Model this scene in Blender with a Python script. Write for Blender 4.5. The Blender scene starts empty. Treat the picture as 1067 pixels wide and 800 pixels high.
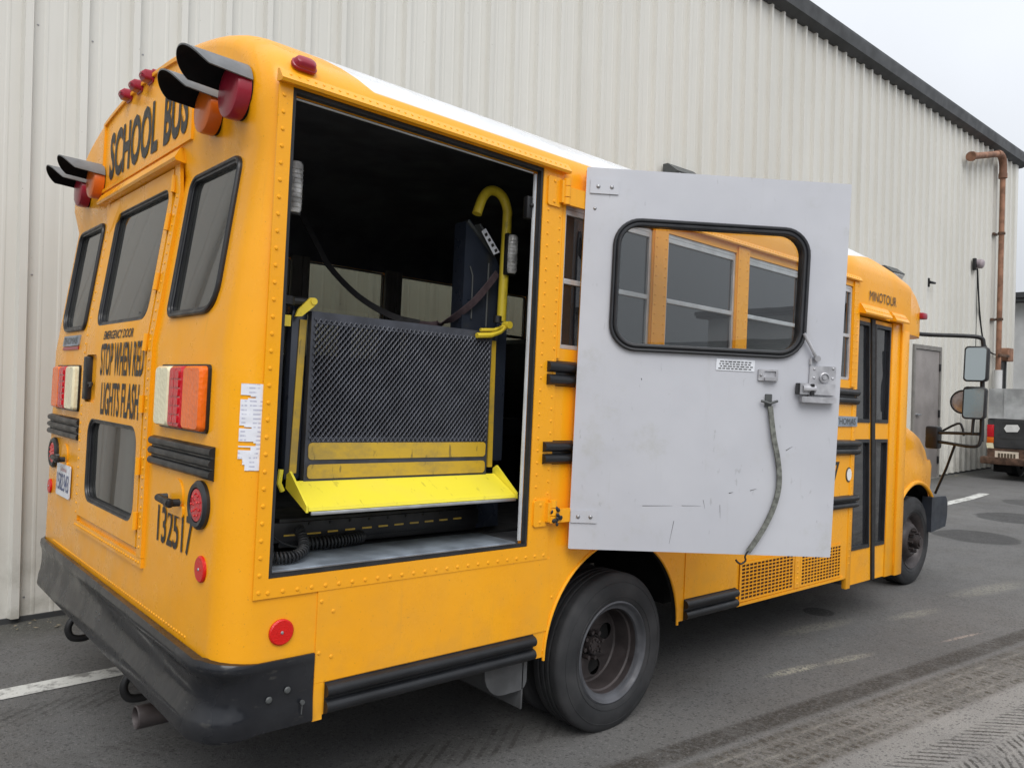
import bpy, bmesh, math, random
from mathutils import Vector, Matrix, geometry, noise
random.seed(7)
sc = bpy.context.scene
COL = sc.collection
R = math.radians
PI = math.pi

# ------------------------------------------------------------------ camera, sky, sun, exposure
cam_d = bpy.data.cameras.new('camera'); cam = bpy.data.objects.new('camera', cam_d); COL.objects.link(cam)
cam_d.sensor_fit = 'HORIZONTAL'; cam_d.sensor_width = 36.0; cam_d.lens = 36.0*810/1067
cam_d.clip_start = 0.05; cam_d.clip_end = 2000
cx_, cy_, cz_ = Vector((.74586, -.66563, .02514)), Vector((-.01893, .01654, .99968)), Vector((-.66584, -.7461, -.00026))
cam.matrix_world = Matrix(((cx_.x, cy_.x, cz_.x, 0.04408), (cx_.y, cy_.y, cz_.y, -2.46982), (cx_.z, cy_.z, cz_.z, 1.61702), (0, 0, 0, 1)))
sc.camera = cam

SUN_EL, SUN_AZ = 50, 236          # direction the light comes from (azimuth from +x towards +y)
w = bpy.data.worlds.new('World'); sc.world = w; w.use_nodes = True
nt = w.node_tree; nt.nodes.clear()
wo = nt.nodes.new('ShaderNodeOutputWorld'); bg = nt.nodes.new('ShaderNodeBackground')
sky = nt.nodes.new('ShaderNodeTexSky'); sky.sky_type = 'NISHITA'; sky.sun_disc = False
sky.sun_elevation = R(SUN_EL); sky.sun_rotation = R(90-SUN_AZ); sky.air_density = 1.0; sky.dust_density = 4.0; sky.ozone_density = 1.0
hs = nt.nodes.new('ShaderNodeHueSaturation'); hs.inputs['Saturation'].default_value = 0.16
# a cloud deck: even grey light, brighter overhead, mixed over the clear sky
tc = nt.nodes.new('ShaderNodeTexCoord'); sp = nt.nodes.new('ShaderNodeSeparateXYZ')
mr = nt.nodes.new('ShaderNodeMapRange'); mr.inputs['From Min'].default_value = 0; mr.inputs['From Max'].default_value = 1
mr.inputs['To Min'].default_value = 5.6; mr.inputs['To Max'].default_value = 13.5
nz = nt.nodes.new('ShaderNodeTexNoise'); nz.inputs['Scale'].default_value = 2.2; nz.inputs['Detail'].default_value = 5
mn = nt.nodes.new('ShaderNodeMapRange'); mn.inputs['From Min'].default_value = .3; mn.inputs['From Max'].default_value = .7
mn.inputs['To Min'].default_value = .93; mn.inputs['To Max'].default_value = 1.07
mm = nt.nodes.new('ShaderNodeMath'); mm.operation = 'MULTIPLY'
cl = nt.nodes.new('ShaderNodeMix'); cl.data_type = 'RGBA'; cl.blend_type = 'MULTIPLY'; cl.inputs[0].default_value = 1
cl.inputs[6].default_value = (.895, .935, 1.0, 1)
mx = nt.nodes.new('ShaderNodeMix'); mx.data_type = 'RGBA'; mx.inputs[0].default_value = 0.9
L = nt.links.new
L(tc.outputs['Generated'], sp.inputs[0]); L(sp.outputs['Z'], mr.inputs['Value']); L(tc.outputs['Generated'], nz.inputs['Vector'])
L(nz.outputs['Fac'], mn.inputs['Value']); L(mr.outputs[0], mm.inputs[0]); L(mn.outputs[0], mm.inputs[1])
L(mm.outputs[0], cl.inputs[7]); L(sky.outputs[0], hs.inputs['Color'])
L(hs.outputs[0], mx.inputs[6]); L(cl.outputs[2], mx.inputs[7]); L(mx.outputs[2], bg.inputs['Color'])
bg.inputs['Strength'].default_value = 0.10
L(bg.outputs[0], wo.inputs[0])

sd = bpy.data.lights.new('sun', 'SUN'); so = bpy.data.objects.new('sun', sd); COL.objects.link(so)
sd.energy = 1.5; sd.angle = R(40); sd.color = (1, .97, .93)
dv = Vector((math.cos(R(SUN_EL))*math.cos(R(SUN_AZ)), math.cos(R(SUN_EL))*math.sin(R(SUN_AZ)), math.sin(R(SUN_EL))))
so.rotation_euler = dv.to_track_quat('Z', 'Y').to_euler(); so.location = dv*40
sc.view_settings.view_transform = 'Standard'; sc.view_settings.look = 'None'; sc.view_settings.gamma = 1
sc.view_settings.use_curve_mapping = False
sc.view_settings.exposure = 0.30
sc.render.resolution_x = 1024; sc.render.resolution_y = 767

# ------------------------------------------------------------------ materials
class NT:
    """small wrapper for building node materials"""
    def __init__(s, name):
        s.m = bpy.data.materials.new(name); s.m.use_nodes = True; s.t = s.m.node_tree; s.t.nodes.clear()
        s.out = s.t.nodes.new('ShaderNodeOutputMaterial'); s.co = s.t.nodes.new('ShaderNodeTexCoord')
    def n(s, ty, **k):
        o = s.t.nodes.new(ty)
        for a, b in k.items(): setattr(o, a, b)
        return o
    def l(s, a, b): s.t.links.new(a, b)
    def val(s, x, sock):
        if isinstance(x, (int, float)): sock.default_value = x
        elif isinstance(x, (tuple, list)): sock.default_value = tuple(x) if len(sock.default_value) == len(x) else tuple(x)+(1,)
        else: s.l(x, sock)
    def math(s, op, a, b=None, c=None, clamp=False):
        o = s.n('ShaderNodeMath', operation=op); o.use_clamp = clamp
        s.val(a, o.inputs[0])
        if b is not None: s.val(b, o.inputs[1])
        if c is not None: s.val(c, o.inputs[2])
        return o.outputs[0]
    def noise(s, scale, detail=3, rough=.55, stretch=None, vec=None):
        v = vec or s.co.outputs['Object']
        if stretch:
            mp = s.n('ShaderNodeMapping'); mp.inputs['Scale'].default_value = stretch; s.l(v, mp.inputs[0]); v = mp.outputs[0]
        o = s.n('ShaderNodeTexNoise'); o.inputs['Scale'].default_value = scale; o.inputs['Detail'].default_value = detail
        o.inputs['Roughness'].default_value = rough; s.l(v, o.inputs['Vector']); return o.outputs['Fac']
    def ramp(s, f, a, b, lo=0., hi=1., smooth=True):
        o = s.n('ShaderNodeMapRange'); o.interpolation_type = 'SMOOTHSTEP' if smooth else 'LINEAR'
        s.val(f, o.inputs['Value'])
        for k, v in (('From Min', a), ('From Max', b), ('To Min', lo), ('To Max', hi)): o.inputs[k].default_value = v
        return o.outputs[0]
    def mix(s, f, a, b):
        o = s.n('ShaderNodeMix', data_type='RGBA'); s.val(f, o.inputs[0]); s.val(a, o.inputs[6]); s.val(b, o.inputs[7]); return o.outputs[2]
    def xyz(s):
        o = s.n('ShaderNodeSeparateXYZ'); s.l(s.co.outputs['Object'], o.inputs[0]); return o.outputs
    def pbr(s, col, rough=.5, metal=0., coat=0., spec=.5, bump=None, bs=.2, bd=.01, **k):
        p = s.n('ShaderNodeBsdfPrincipled'); s.val(col, p.inputs['Base Color']); s.val(rough, p.inputs['Roughness'])
        p.inputs['Metallic'].default_value = metal; p.inputs['Coat Weight'].default_value = coat; p.inputs['Specular IOR Level'].default_value = spec
        p.inputs['Coat Roughness'].default_value = .12
        for a, b in k.items(): p.inputs[a.replace('_', ' ')].default_value = b
        if bump is not None:
            b = s.n('ShaderNodeBump'); b.inputs['Strength'].default_value = bs; b.inputs['Distance'].default_value = bd
            s.val(bump, b.inputs['Height']); s.l(b.outputs[0], p.inputs['Normal'])
        s.l(p.outputs[0], s.out.inputs[0]); return s.m

def simple(name, col, rough=.5, metal=0., coat=0., spec=.5, var=.12, vs=6., bs=.1):
    n = NT(name); f = n.noise(vs, 4)
    a = tuple(c*(1-var) for c in col); b = tuple(min(1, c*(1+var)) for c in col)
    rr = n.ramp(n.noise(vs*2.3, 3), .3, .7, max(0.02, rough-.07), min(1, rough+.1))
    return n.pbr(n.mix(n.ramp(f, .3, .7), a, b), rr, metal, coat, spec, bump=n.noise(vs*6, 3), bs=bs, bd=.003)

def paint_yellow(name='school_bus_yellow_paint', roof=False):
    n = NT(name); x, y, z = n.xyz()[:3]
    base = n.mix(n.ramp(n.noise(1.7, 4), .35, .7), (.87, .365, .005), (.91, .400, .008))
    fade = n.ramp(n.noise(.9, 3, stretch=(1, 1, .35)), .45, .75, 0, .14)
    base = n.mix(fade, base, (.84, .42, .07))
    speck = n.ramp(n.noise(95, 2), .68, .76, 0, .45)
    base = n.mix(speck, base, (.35, .17, .03))
    # road dust on the lower skirt and faint runs down the panels
    low = n.ramp(z, 1.0, .35, 0, 1); d = n.math('MULTIPLY', low, n.ramp(n.noise(7, 5), .35, .75, 0, .28))
    base = n.mix(d, base, (.36, .22, .08))
    st = n.ramp(n.noise(9, 3, stretch=(3, 3, .12)), .6, .8, 0, .16)
    base = n.mix(st, base, (.42, .24, .06))
    if roof:
        wav = n.math('MULTIPLY', n.math('SUBTRACT', n.noise(3, 2), .5), .05)
        zz = n.math('ADD', z, wav)
        zr = n.ramp(zz, 2.618, 2.622, 0, 1)
        # the fibreglass rear cap stays yellow, its edge sweeps back towards the crown
        edge = n.math('ADD', x, n.math('MULTIPLY', n.math('SUBTRACT', z, 2.62), 1.1))
        xr = n.ramp(edge, 1.50, 1.515, 0, 1)
        fr = n.math('SUBTRACT', n.math('ADD', z, n.math('MULTIPLY', n.math('SUBTRACT', 5.4, x), .0)), 2.64)
        fr = n.ramp(n.math('SUBTRACT', fr, n.math('MULTIPLY', n.math('MAXIMUM', n.math('SUBTRACT', x, 5.3), 0), .14)), 0, .01)
        mk = n.math('MULTIPLY', n.math('MULTIPLY', zr, xr), fr)
        wh = n.mix(n.ramp(n.noise(4, 4), .35, .7), (.74, .75, .77), (.66, .67, .68))
        base = n.mix(mk, base, wh)
    chip = n.ramp(n.noise(30, 6, .8), .735, .75, 0, .8)
    base = n.mix(chip, base, (.10, .075, .05))
    film = n.ramp(n.noise(2.6, 6, .7, stretch=(1, 1, .5)), .48, .78, 0, .12)
    base = n.mix(film, base, (.50, .34, .13))
    rr = n.ramp(n.noise(3, 6, .7), .35, .7, .22, .50)
    return n.pbr(base, rr, 0, .14, .34, bump=n.math('ADD', n.noise(60, 2), n.math('MULTIPLY', n.noise(2.2, 2), 14)), bs=.10, bd=.005)

def glass(name, tint, ior=1.5, refl=1., rough=0.0, film=0.0, fcol=(.30, .30, .29)):
    n = NT(name)
    tr = n.n('ShaderNodeBsdfTransparent'); tr.inputs[0].default_value = tint+(1,)
    gl = n.n('ShaderNodeBsdfGlossy'); gl.inputs['Roughness'].default_value = rough; gl.inputs['Color'].default_value = (refl, refl, refl, 1)
    fr = n.n('ShaderNodeFresnel'); fr.inputs[0].default_value = ior
    g = n.n('ShaderNodeNewGeometry')
    # same reflectance from either side of the thin pane
    b = n.n('ShaderNodeBump'); b.inputs['Strength'].default_value = .03; b.inputs['Distance'].default_value = .01
    n.l(n.noise(2.5, 2), b.inputs['Height']); n.l(b.outputs[0], gl.inputs['Normal'])
    lw = n.n('ShaderNodeLayerWeight'); lw.inputs[0].default_value = .5
    r0 = ((ior-1)/(ior+1))**2
    f5 = n.math('POWER', lw.outputs['Facing'], 3.2)
    ff = n.math('MULTIPLY_ADD', f5, 1-r0, r0)
    mixs = n.n('ShaderNodeMixShader'); n.l(ff, mixs.inputs[0]); n.l(tr.outputs[0], mixs.inputs[1]); n.l(gl.outputs[0], mixs.inputs[2])
    last = mixs.outputs[0]
    if film:
        df = n.n('ShaderNodeBsdfDiffuse'); df.inputs[0].default_value = fcol+(1,)
        ms = n.n('ShaderNodeMixShader'); n.l(n.ramp(n.noise(2.2, 4), .3, .75, film*.7, film*1.3), ms.inputs[0])
        n.l(last, ms.inputs[1]); n.l(df.outputs[0], ms.inputs[2]); last = ms.outputs[0]
    n.l(last, n.out.inputs[0]); return n.m

def lens(name, col, rough=.12, cells=0):
    n = NT(name); f = n.noise(8, 2)
    bump = None
    if cells:
        v = n.n('ShaderNodeTexVoronoi'); v.inputs['Scale'].default_value = cells; n.l(n.co.outputs['Object'], v.inputs['Vector']); bump = v.outputs[0]
    m = n.pbr(n.mix(f, tuple(c*.8 for c in col), tuple(min(1, c*1.15) for c in col)), rough, 0, .12, .45, bump=bump if bump is not None else f, bs=.35 if cells else .05, bd=.004)
    return m

M = {}
M['yellow'] = paint_yellow(); M['shell'] = paint_yellow('school_bus_shell_paint', True)
M['bumper'] = None
n = NT('bumper_black_paint'); x, y, z = n.xyz()[:3]
c = n.mix(n.ramp(n.noise(2.5, 5), .35, .7), (.010, .011, .014), (.024, .025, .028))
c = n.mix(n.ramp(n.noise(14, 4, stretch=(1, 1, 3)), .62, .72, 0, .35), c, (.08, .077, .068))
M['bumper'] = n.pbr(c, n.ramp(n.noise(5, 4), .3, .7, .14, .34), 0, .0, .4, bump=n.noise(3, 4), bs=.35, bd=.02)
M['rail'] = simple('black_rub_rail', (.011, .012, .014), .36, 0, .0, .42, .3, 5)
M['rubber'] = simple('black_rubber', (.018, .019, .021), .55, 0, 0, .4, .25, 9)
M['gasket'] = simple('window_gasket_rubber', (.016, .017, .020), .38, 0, 0, .5, .2, 9)
M['interior'] = simple('dark_interior_lining', (.115, .118, .13), .75, 0, 0, .2, .25, 3)
M['int_post'] = simple('interior_window_post', (.26, .245, .23), .6, 0, 0, .3, .2, 3)
M['floor_int'] = simple('rubber_floor', (.035, .036, .038), .55, 0, 0, .3, .3, 6)
M['underside'] = simple('underbody_black', (.012, .012, .012), .85, 0, 0, .2, .3, 5)
M['alu'] = simple('brushed_aluminium', (.52, .54, .56), .38, .85, 0, .5, .15, 12)
M['sill'] = simple('worn_grey_sill', (.27, .31, .36), .42, .35, 0, .5, .3, 7, .25)
M['chrome'] = simple('chrome', (.6, .6, .62), .18, 1, 0, .5, .1, 8)
M['frame_al'] = simple('window_frame_aluminium', (.55, .56, .57), .42, .5, 0, .5, .12, 9)
M['red'] = lens('red_lens', (.42, .008, .014), .2, 140)
M['dkred'] = lens('dark_red_lens', (.30, .011, .030), .3)
M['amber'] = lens('amber_lens', (.66, .13, .006), .3)
M['clear'] = lens('clear_lens', (.80, .75, .52), .22, 60)
M['orange'] = lens('orange_lens', (.85, .15, .006), .22, 60)
M['redtail'] = lens('red_tail_lens', (.55, .010, .020), .18, 70)
M['reflector'] = lens('red_reflector', (.62, .006, .004), .25, 220)
M['hood_gray'] = simple('grey_hood_shell', (.15, .155, .16), .5, 0, 0, .5, .2, 10)
M['hood_black'] = simple('matt_black_hood', (.008, .008, .009), .85, 0, 0, .15, .1, 10)
M['ink'] = simple('black_lettering', (.028, .026, .024), .5, 0, 0, .4, .35, 30)
M['ink_grey'] = simple('faded_lettering', (.10, .075, .05), .6, 0, 0, .3, .2, 30)
M['white_plate'] = simple('white_plate', (.68, .70, .74), .35, 0, 0, .5, .08, 20)
M['blue_ink'] = simple('blue_plate_ink', (.06, .09, .22), .4)
n = NT('paper_decal'); x, y, z = n.xyz()[:3]
lin = n.n('ShaderNodeTexWave'); lin.bands_direction = 'Z'; lin.inputs['Scale'].default_value = 22; lin.inputs['Distortion'].default_value = 1.2
n.l(n.co.outputs['Object'], lin.inputs['Vector'])
pc = n.mix(n.math('MULTIPLY', n.ramp(lin.outputs['Fac'], .62, .8), n.ramp(n.noise(60, 2, stretch=(1, 1, .2)), .42, .55, 0, .7)), (.72, .73, .78), (.34, .34, .46))
M['paper'] = n.pbr(pc, .4, 0, .1)
M['tire'] = None
n = NT('tyre_rubber'); 
c = n.mix(n.ramp(n.noise(5, 5), .3, .75), (.020, .021, .023), (.045, .045, .047))
M['tire'] = n.pbr(c, .72, 0, 0, .35, bump=n.noise(30, 4), bs=.25, bd=.004)
M['rim'] = simple('dark_steel_rim', (.050, .042, .042), .5, .3, 0, .5, .35, 7, .15)
M['flap'] = simple('scuffed_mud_flap', (.075, .077, .08), .6, 0, 0, .4, .3, 6)
M['strip_white'] = simple('white_edge_strip', (.62, .64, .66), .4)
M['rim_lip'] = simple('rim_lip_steel', (.085, .088, .098), .5, .3, 0, .5, .25, 8)
M['mesh'] = simple('platform_steel', (.060, .064, .078), .42, .3, 0, .5, .2, 12)
M['lift_navy'] = simple('lift_tower_paint', (.022, .028, .042), .32, 0, .3, .5, .2, 4)
def worn_yellow(name, a, b, amt):
    n = NT(name); f = n.ramp(n.noise(4.5, 6, .7, stretch=(1, 1, 1.6)), .42, .68, 0, amt)
    col = n.mix(f, a, b); g = n.ramp(n.noise(40, 4, stretch=(1, .3, .3)), .62, .7, 0, amt)
    col = n.mix(g, col, (.16, .12, .04))
    return n.pbr(col, .42, 0, .1, .5, bump=n.noise(25, 4), bs=.1, bd=.003)
M['lift_yellow'] = worn_yellow('lift_yellow_paint', (.72, .55, .035), (.60, .42, .05), .35)
M['flap_yellow'] = worn_yellow('flap_yellow_paint', (.86, .74, .05), (.80, .66, .10), .3)
M['worn_bar'] = worn_yellow('scuffed_yellow_strip', (.56, .36, .03), (.30, .22, .07), .75)
M['lampglass'] = simple('clear_lamp_plastic', (.48, .48, .47), .25, 0, .5, .5, .45, 26)
# grey door lining with scuffs
n = NT('lift_door_grey_paint')
c = n.mix(n.ramp(n.noise(1.4, 5), .3, .75), (.455, .463, .500), (.52, .528, .562))
c = n.mix(n.ramp(n.noise(3.2, 6, .75), .54, .75, 0, .5), c, (.38, .38, .35))
c = n.mix(n.ramp(n.noise(5, 5, .7, stretch=(3, 3, .25)), .60, .78, 0, .35), c, (.33, .33, .31))
c = n.mix(n.ramp(n.noise(38, 5, stretch=(1, 1, .35)), .66, .74, 0, .35), c, (.22, .22, .22))
M['door_grey'] = n.pbr(c, n.ramp(n.noise(4, 4), .3, .7, .3, .48), 0, .15, .5, bump=n.noise(1.6, 3), bs=.35, bd=.03)
M['lock_grey'] = simple('lock_grey_metal', (.42, .42, .44), .38, .4, 0, .5, .25, 12)
M['strap'] = simple('frayed_grey_strap', (.15, .155, .14), .85, 0, 0, .2, .35, 45)
M['belt'] = simple('dark_webbing', (.018, .017, .018), .7, 0, 0, .3, .2, 30)
M['belt_brown'] = simple('maroon_webbing', (.075, .052, .058), .7, 0, 0, .3, .2, 30)
M['glass_rear'] = glass('tinted_rear_glass', (.10, .11, .105), 1.75, .66, .02, .13, (.20, .21, .20))
M['glass_side'] = glass('tinted_side_glass', (.12, .13, .14), 1.95, .78, 0, .12, (.13, .14, .165))
M['glass_far'] = glass('tinted_far_glass', (.44, .455, .42), 1.4)
M['glass_door'] = glass('clear_door_glass', (.86, .88, .88), 1.5, .9)
M['glass_dark'] = glass('dark_glass', (.10, .11, .12), 1.9, 1.)
M['mirror'] = simple('mirror_glass', (.36, .39, .38), .03, 1, 0, .5, .03, 2, 0)
M['rust'] = simple('rusty_brown_pipe', (.26, .135, .085), .7, 0, 0, .3, .35, 5, .3)
M['rust2'] = simple('rusty_steel', (.105, .062, .042), .75, 0, 0, .3, .5, 9, .3)
M['hinge_y'] = M['yellow']
M['perf'] = simple('vent_dark_back', (.075, .026, .014), .8)
M['seat'] = simple('dark_seat_vinyl', (.035, .037, .045), .5, 0, 0, .4, .2, 5)
# ribbed steel siding
n = NT('cream_steel_siding'); x, y, z = n.xyz()[:3]
c = n.mix(n.ramp(n.noise(.35, 4, stretch=(1, 1, .5)), .3, .72), (.590, .578, .530), (.650, .638, .590))
c = n.mix(n.ramp(n.noise(2.4, 4, stretch=(3, 1, .06)), .5, .8, 0, .30), c, (.44, .425, .37))
dl = n.math('MULTIPLY', n.ramp(z, .9, .0, 0, 1), n.ramp(n.noise(3.5, 6, .7), .38, .7, 0, .55))
c = n.mix(dl, c, (.24, .225, .18))
c = n.mix(n.ramp(n.noise(26, 3), .71, .77, 0, .5), c, (.30, .28, .23))
M['siding'] = n.pbr(c, .5, 0, .1, .5, bump=n.noise(1.6, 3, stretch=(1, 1, .4)), bs=.6, bd=.03)
M['trim_dark'] = simple('dark_bronze_trim', (.050, .052, .054), .5, 0, 0, .4, .2, 2)
M['roofing'] = simple('grey_roof', (.2, .2, .2), .6)
M['door_bldg'] = simple('grey_brown_door', (.235, .215, .205), .5, 0, 0, .4, .15, 2)
M['door_frame'] = simple('door_frame_paint', (.20, .19, .175), .5)
M['black'] = simple('black_metal', (.015, .015, .016), .42, .2, 0, .5, .25, 8)
M['bolt'] = simple('zinc_bolt', (.35, .35, .36), .4, .8, 0, .5, .2, 8)
M['dk_metal'] = simple('dark_grey_housing', (.07, .075, .075), .5)
M['pale'] = simple('pale_painted_wall', (.58, .58, .57), .7, 0, 0, .3, .12, 1.2)
M['truck_dark'] = simple('dark_truck_paint', (.035, .036, .038), .4, 0, .2, .5, .4, 3)
M['truck_grey'] = simple('scuffed_grey_panel', (.40, .41, .41), .6, .1, 0, .4, .3, 3)
M['bumper_front'] = simple('slate_bumper', (.035, .042, .055), .4, .3, 0, .5, .25, 4)
M['emblem'] = simple('white_emblem', (.75, .75, .73), .3)
M['plate_cream'] = simple('cream_plate', (.72, .62, .50), .4)
M['lampface'] = simple('pink_grey_lamp', (.34, .29, .31), .5)
M['pale_wrap'] = M['pale']
M['leaf'] = simple('dry_leaf', (.26, .22, .15), .8, 0, 0, .2, .4, 12)
M['line'] = None
n = NT('worn_white_road_paint')
c = n.mix(n.ramp(n.noise(9, 6, .7), .46, .62, 0, .8), (.60, .60, .57), (.15, .147, .14))
c = n.mix(n.ramp(n.noise(60, 3), .6, .7, 0, .5), c, (.2, .195, .185))
M['line'] = n.pbr(c, .8, 0, 0, .2, bump=n.noise(120, 3), bs=.4, bd=.004)

# asphalt with dried tyre tracks, dark wet blots and pale scuffs
n = NT('asphalt'); x, y, z = n.xyz()[:3]
def madd(a, k, b): return n.math('MULTIPLY_ADD', a, k, b)
big = n.noise(.45, 5); med = n.noise(2.3, 5, .65); fine = n.noise(170, 4, .7); grit = n.noise(48, 4, .7)
c = n.mix(n.ramp(big, .3, .72), (.122, .121, .121), (.185, .182, .178))
c = n.mix(n.ramp(med, .42, .75, 0, .55), c, (.130, .124, .114))
ys = n.math('ADD', y, n.math('MULTIPLY', n.math('SUBTRACT', med, .5), .35))
wob = n.math('MULTIPLY', n.math('SUBTRACT', n.noise(.5, 2), .5), .10)
jag = n.math('MULTIPLY', n.math('SUBTRACT', n.noise(9, 4, .7), .5), .12)
v = n.math('ADD', n.math('ADD', madd(n.math('SUBTRACT', x, 2.547), .1425, y), .285), n.math('ADD', wob, jag))   # across the tracks
v0 = n.math('ADD', madd(n.math('SUBTRACT', x, 2.547), .1425, y), .285)
u0 = madd(y, -.1425, x)                                                            # along the tracks
def band(a, b, soft=.03):
    return n.math('MULTIPLY', n.ramp(v, a, a-soft, 0, 1), n.ramp(v, b-soft, b, 0, 1))
# dusty pale apron on the camera side
dust = n.math('MULTIPLY', n.ramp(v, -.10, -.28, 0, 1), n.ramp(n.noise(1.3, 5, .6), .28, .62, .45, 1))
c = n.mix(dust, c, (.40, .385, .36))
c = n.mix(n.math('MULTIPLY', n.ramp(ys, .6, -.5, 0, .5), n.ramp(big, .3, .7, .4, 1)), c, (.150, .145, .136))
def wave(sc_, dist, axis_vec, prof='SIN'):
    wv = n.n('ShaderNodeTexWave'); wv.inputs['Scale'].default_value = sc_; wv.inputs['Distortion'].default_value = dist
    wv.inputs['Detail'].default_value = 3; wv.inputs['Detail Scale'].default_value = 3
    n.l(axis_vec, wv.inputs['Vector']); return wv.outputs['Fac']
def vecxyz(a, b):
    o = n.n('ShaderNodeCombineXYZ'); n.val(a, o.inputs[0]); n.val(b, o.inputs[1]); return o.outputs[0]
jf = n.math('MULTIPLY', n.math('SUBTRACT', n.noise(60, 4, .7), .5), .035)
def fract(a): return n.math('FRACT', a)
def wn(a, seed):
    o = n.n('ShaderNodeTexWhiteNoise', noise_dimensions='1D'); n.l(n.math('ADD', n.math('FLOOR', a), seed), o.inputs['W']); return o.outputs['Value']
def lugs(p, k, duty, seed, lo=.15):
    uu = n.math('DIVIDE', n.math('ADD', madd(v0, k, u0), n.math('ADD', jf, wob)), p); f = fract(uu)
    m_ = n.math('MULTIPLY', n.ramp(f, duty, duty-.14, 0, 1), n.ramp(f, 0, .1, 0, 1))
    return n.math('MULTIPLY', m_, n.ramp(wn(uu, seed), .0, .5, lo, 1))
def row(a, b, e=.012):
    q = n.math('ADD', v0, jf); return n.math('MULTIPLY', n.ramp(q, a+e, a-e, 0, 1), n.ramp(q, b-e, b+e, 0, 1))
def mx_(*a):
    o = a[0]
    for q in a[1:]: o = n.math('MAXIMUM', o, q)
    return o
brk = n.math('MULTIPLY', n.ramp(n.noise(3.3, 6, .75), .36, .62, .0, 1), n.ramp(n.noise(22, 5, .8), .35, .6, .25, 1))
lug = lugs(.075, .9, .55, 3.); lug2 = lugs(.085, -1.1, .5, 9.)
patch = n.ramp(n.noise(1.9, 4, .6), .30, .52, .55, 1)
grain = n.ramp(n.noise(42, 5, .8), .36, .56, .35, 1)
t1 = n.math('MULTIPLY', n.math('MULTIPLY', row(.0, -.125, .02), n.math('MAXIMUM', n.ramp(brk, .0, .5, .55, 1), lug)), grain)
c = n.mix(n.math('MULTIPLY', t1, 1.0), c, (.052, .045, .037))
ribs = mx_(row(-.175, -.215), row(-.245, -.305), row(-.335, -.395), row(-.425, -.47))
base2 = n.math('MULTIPLY', row(-.17, -.48, .02), .62)
t2 = n.math('MULTIPLY', n.math('MULTIPLY', mx_(n.math('MULTIPLY', ribs, n.math('MAXIMUM', lugs(.06, .25, .7, 21., .3), .6)), base2), grain), patch)
c = n.mix(n.math('MULTIPLY', t2, 1.0), c, (.072, .060, .043))
edge = n.math('MULTIPLY', mx_(row(-.222, -.238, .004), row(-.312, -.328, .004), row(-.402, -.418, .004)), n.math('MULTIPLY', patch, n.ramp(n.noise(7, 5, .8), .42, .60, 0, 1)))
c = n.mix(n.math('MULTIPLY', n.math('MULTIPLY', edge, grain), .5), c, (.36, .34, .29))
t3 = n.math('MULTIPLY', mx_(n.math('MULTIPLY', row(-.63, -.76, .01), lugs(.062, 1.3, .5, 5., .55)), n.math('MULTIPLY', row(-.79, -.86, .01), lugs(.05, -.8, .5, 14., .3)), n.math('MULTIPLY', row(-.87, -.97, .01), lugs(.062, -1.2, .5, 33., .4))), grain)
c = n.mix(n.math('MULTIPLY', t3, 1.0), c, (.050, .045, .038))
t4 = n.math('MULTIPLY', n.math('MULTIPLY', mx_(n.math('MULTIPLY', row(-1.22, -1.33), lugs(.07, 1.2, .5, 44.)), n.math('MULTIPLY', row(-1.36, -1.47), lugs(.07, -1.2, .5, 55.))), grain), patch)
c = n.mix(n.math('MULTIPLY', t4, .7), c, (.075, .068, .058))
# a second, older pair of tracks running under the bus by the painted line
def bandy(cen, hw, sl, dark, col_, wv):
    global c
    q = n.math('ADD', madd(n.math('SUBTRACT', x, .7), sl, y), -cen)
    q = n.math('ADD', q, n.math('MULTIPLY', jag, .8))
    m_ = n.ramp(n.math('ABSOLUTE', q), hw, hw*.7, 0, 1)
    m_ = n.math('MULTIPLY', n.math('MULTIPLY', m_, n.ramp(brk, 0, .6, .3, 1)), n.math('MULTIPLY', n.ramp(wv, .35, .6, .35, 1), n.ramp(x, 3.0, 2.3, 0, 1)))
    c = n.mix(n.math('MULTIPLY', m_, dark), c, col_)
bandy(1.78, .12, .02, .65, (.045, .043, .040), lug2)
bandy(1.1, .14, .03, .45, (.060, .056, .052), lug)
bandy(.42, .13, .14, .85, (.055, .051, .046), lug2)
# dark blots
def blot(px, py, r, dk):
    global c
    dx = n.math('SUBTRACT', x, px); dy = n.math('SUBTRACT', y, py)
    d = n.math('SQRT', n.math('ADD', n.math('MULTIPLY', dx, dx), n.math('MULTIPLY', dy, dy)))
    d = n.math('ADD', d, n.math('MULTIPLY', n.math('SUBTRACT', n.noise(3, 3), .5), r*.45))
    c = n.mix(n.math('MULTIPLY', n.ramp(d, r*1.06, r*.94, 0, 1), dk), c, (.040, .040, .041))
blot(10.0, .62, .44, .75); blot(12.0, .74, .50, .75); blot(13.9, 1.0, .45, .6); blot(5.57, .27, .11, .9)
blot(14.8, .2, .8, .4); blot(8.5, -.9, .35, .3)
# pale scuffs: dried grit
def scuff(px, py, lx, ly, ang, amt, col_=(.42, .40, .32)):
    global c
    ca, sa = math.cos(ang), math.sin(ang)
    dx = n.math('SUBTRACT', x, px); dy = n.math('SUBTRACT', y, py)
    a = n.math('DIVIDE', madd(dx, ca, n.math('MULTIPLY', dy, sa)), lx); b = n.math('DIVIDE', madd(dx, -sa, n.math('MULTIPLY', dy, ca)), ly)
    d = n.math('SQRT', n.math('ADD', n.math('MULTIPLY', a, a), n.math('MULTIPLY', b, b)))
    m_ = n.math('MULTIPLY', n.ramp(d, 1, .3, 0, 1), n.ramp(n.noise(38, 5, .8), .42, .54, 0, 1))
    c = n.mix(n.math('MULTIPLY', m_, amt, clamp=True), c, col_)
scuff(4.30, -.22, .30, .05, -.20, 1.); scuff(4.75, -.33, .30, .05, -.22, .6); scuff(5.80, -.62, .30, .022, -.22, 1.1, (.36, .30, .26))
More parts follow.
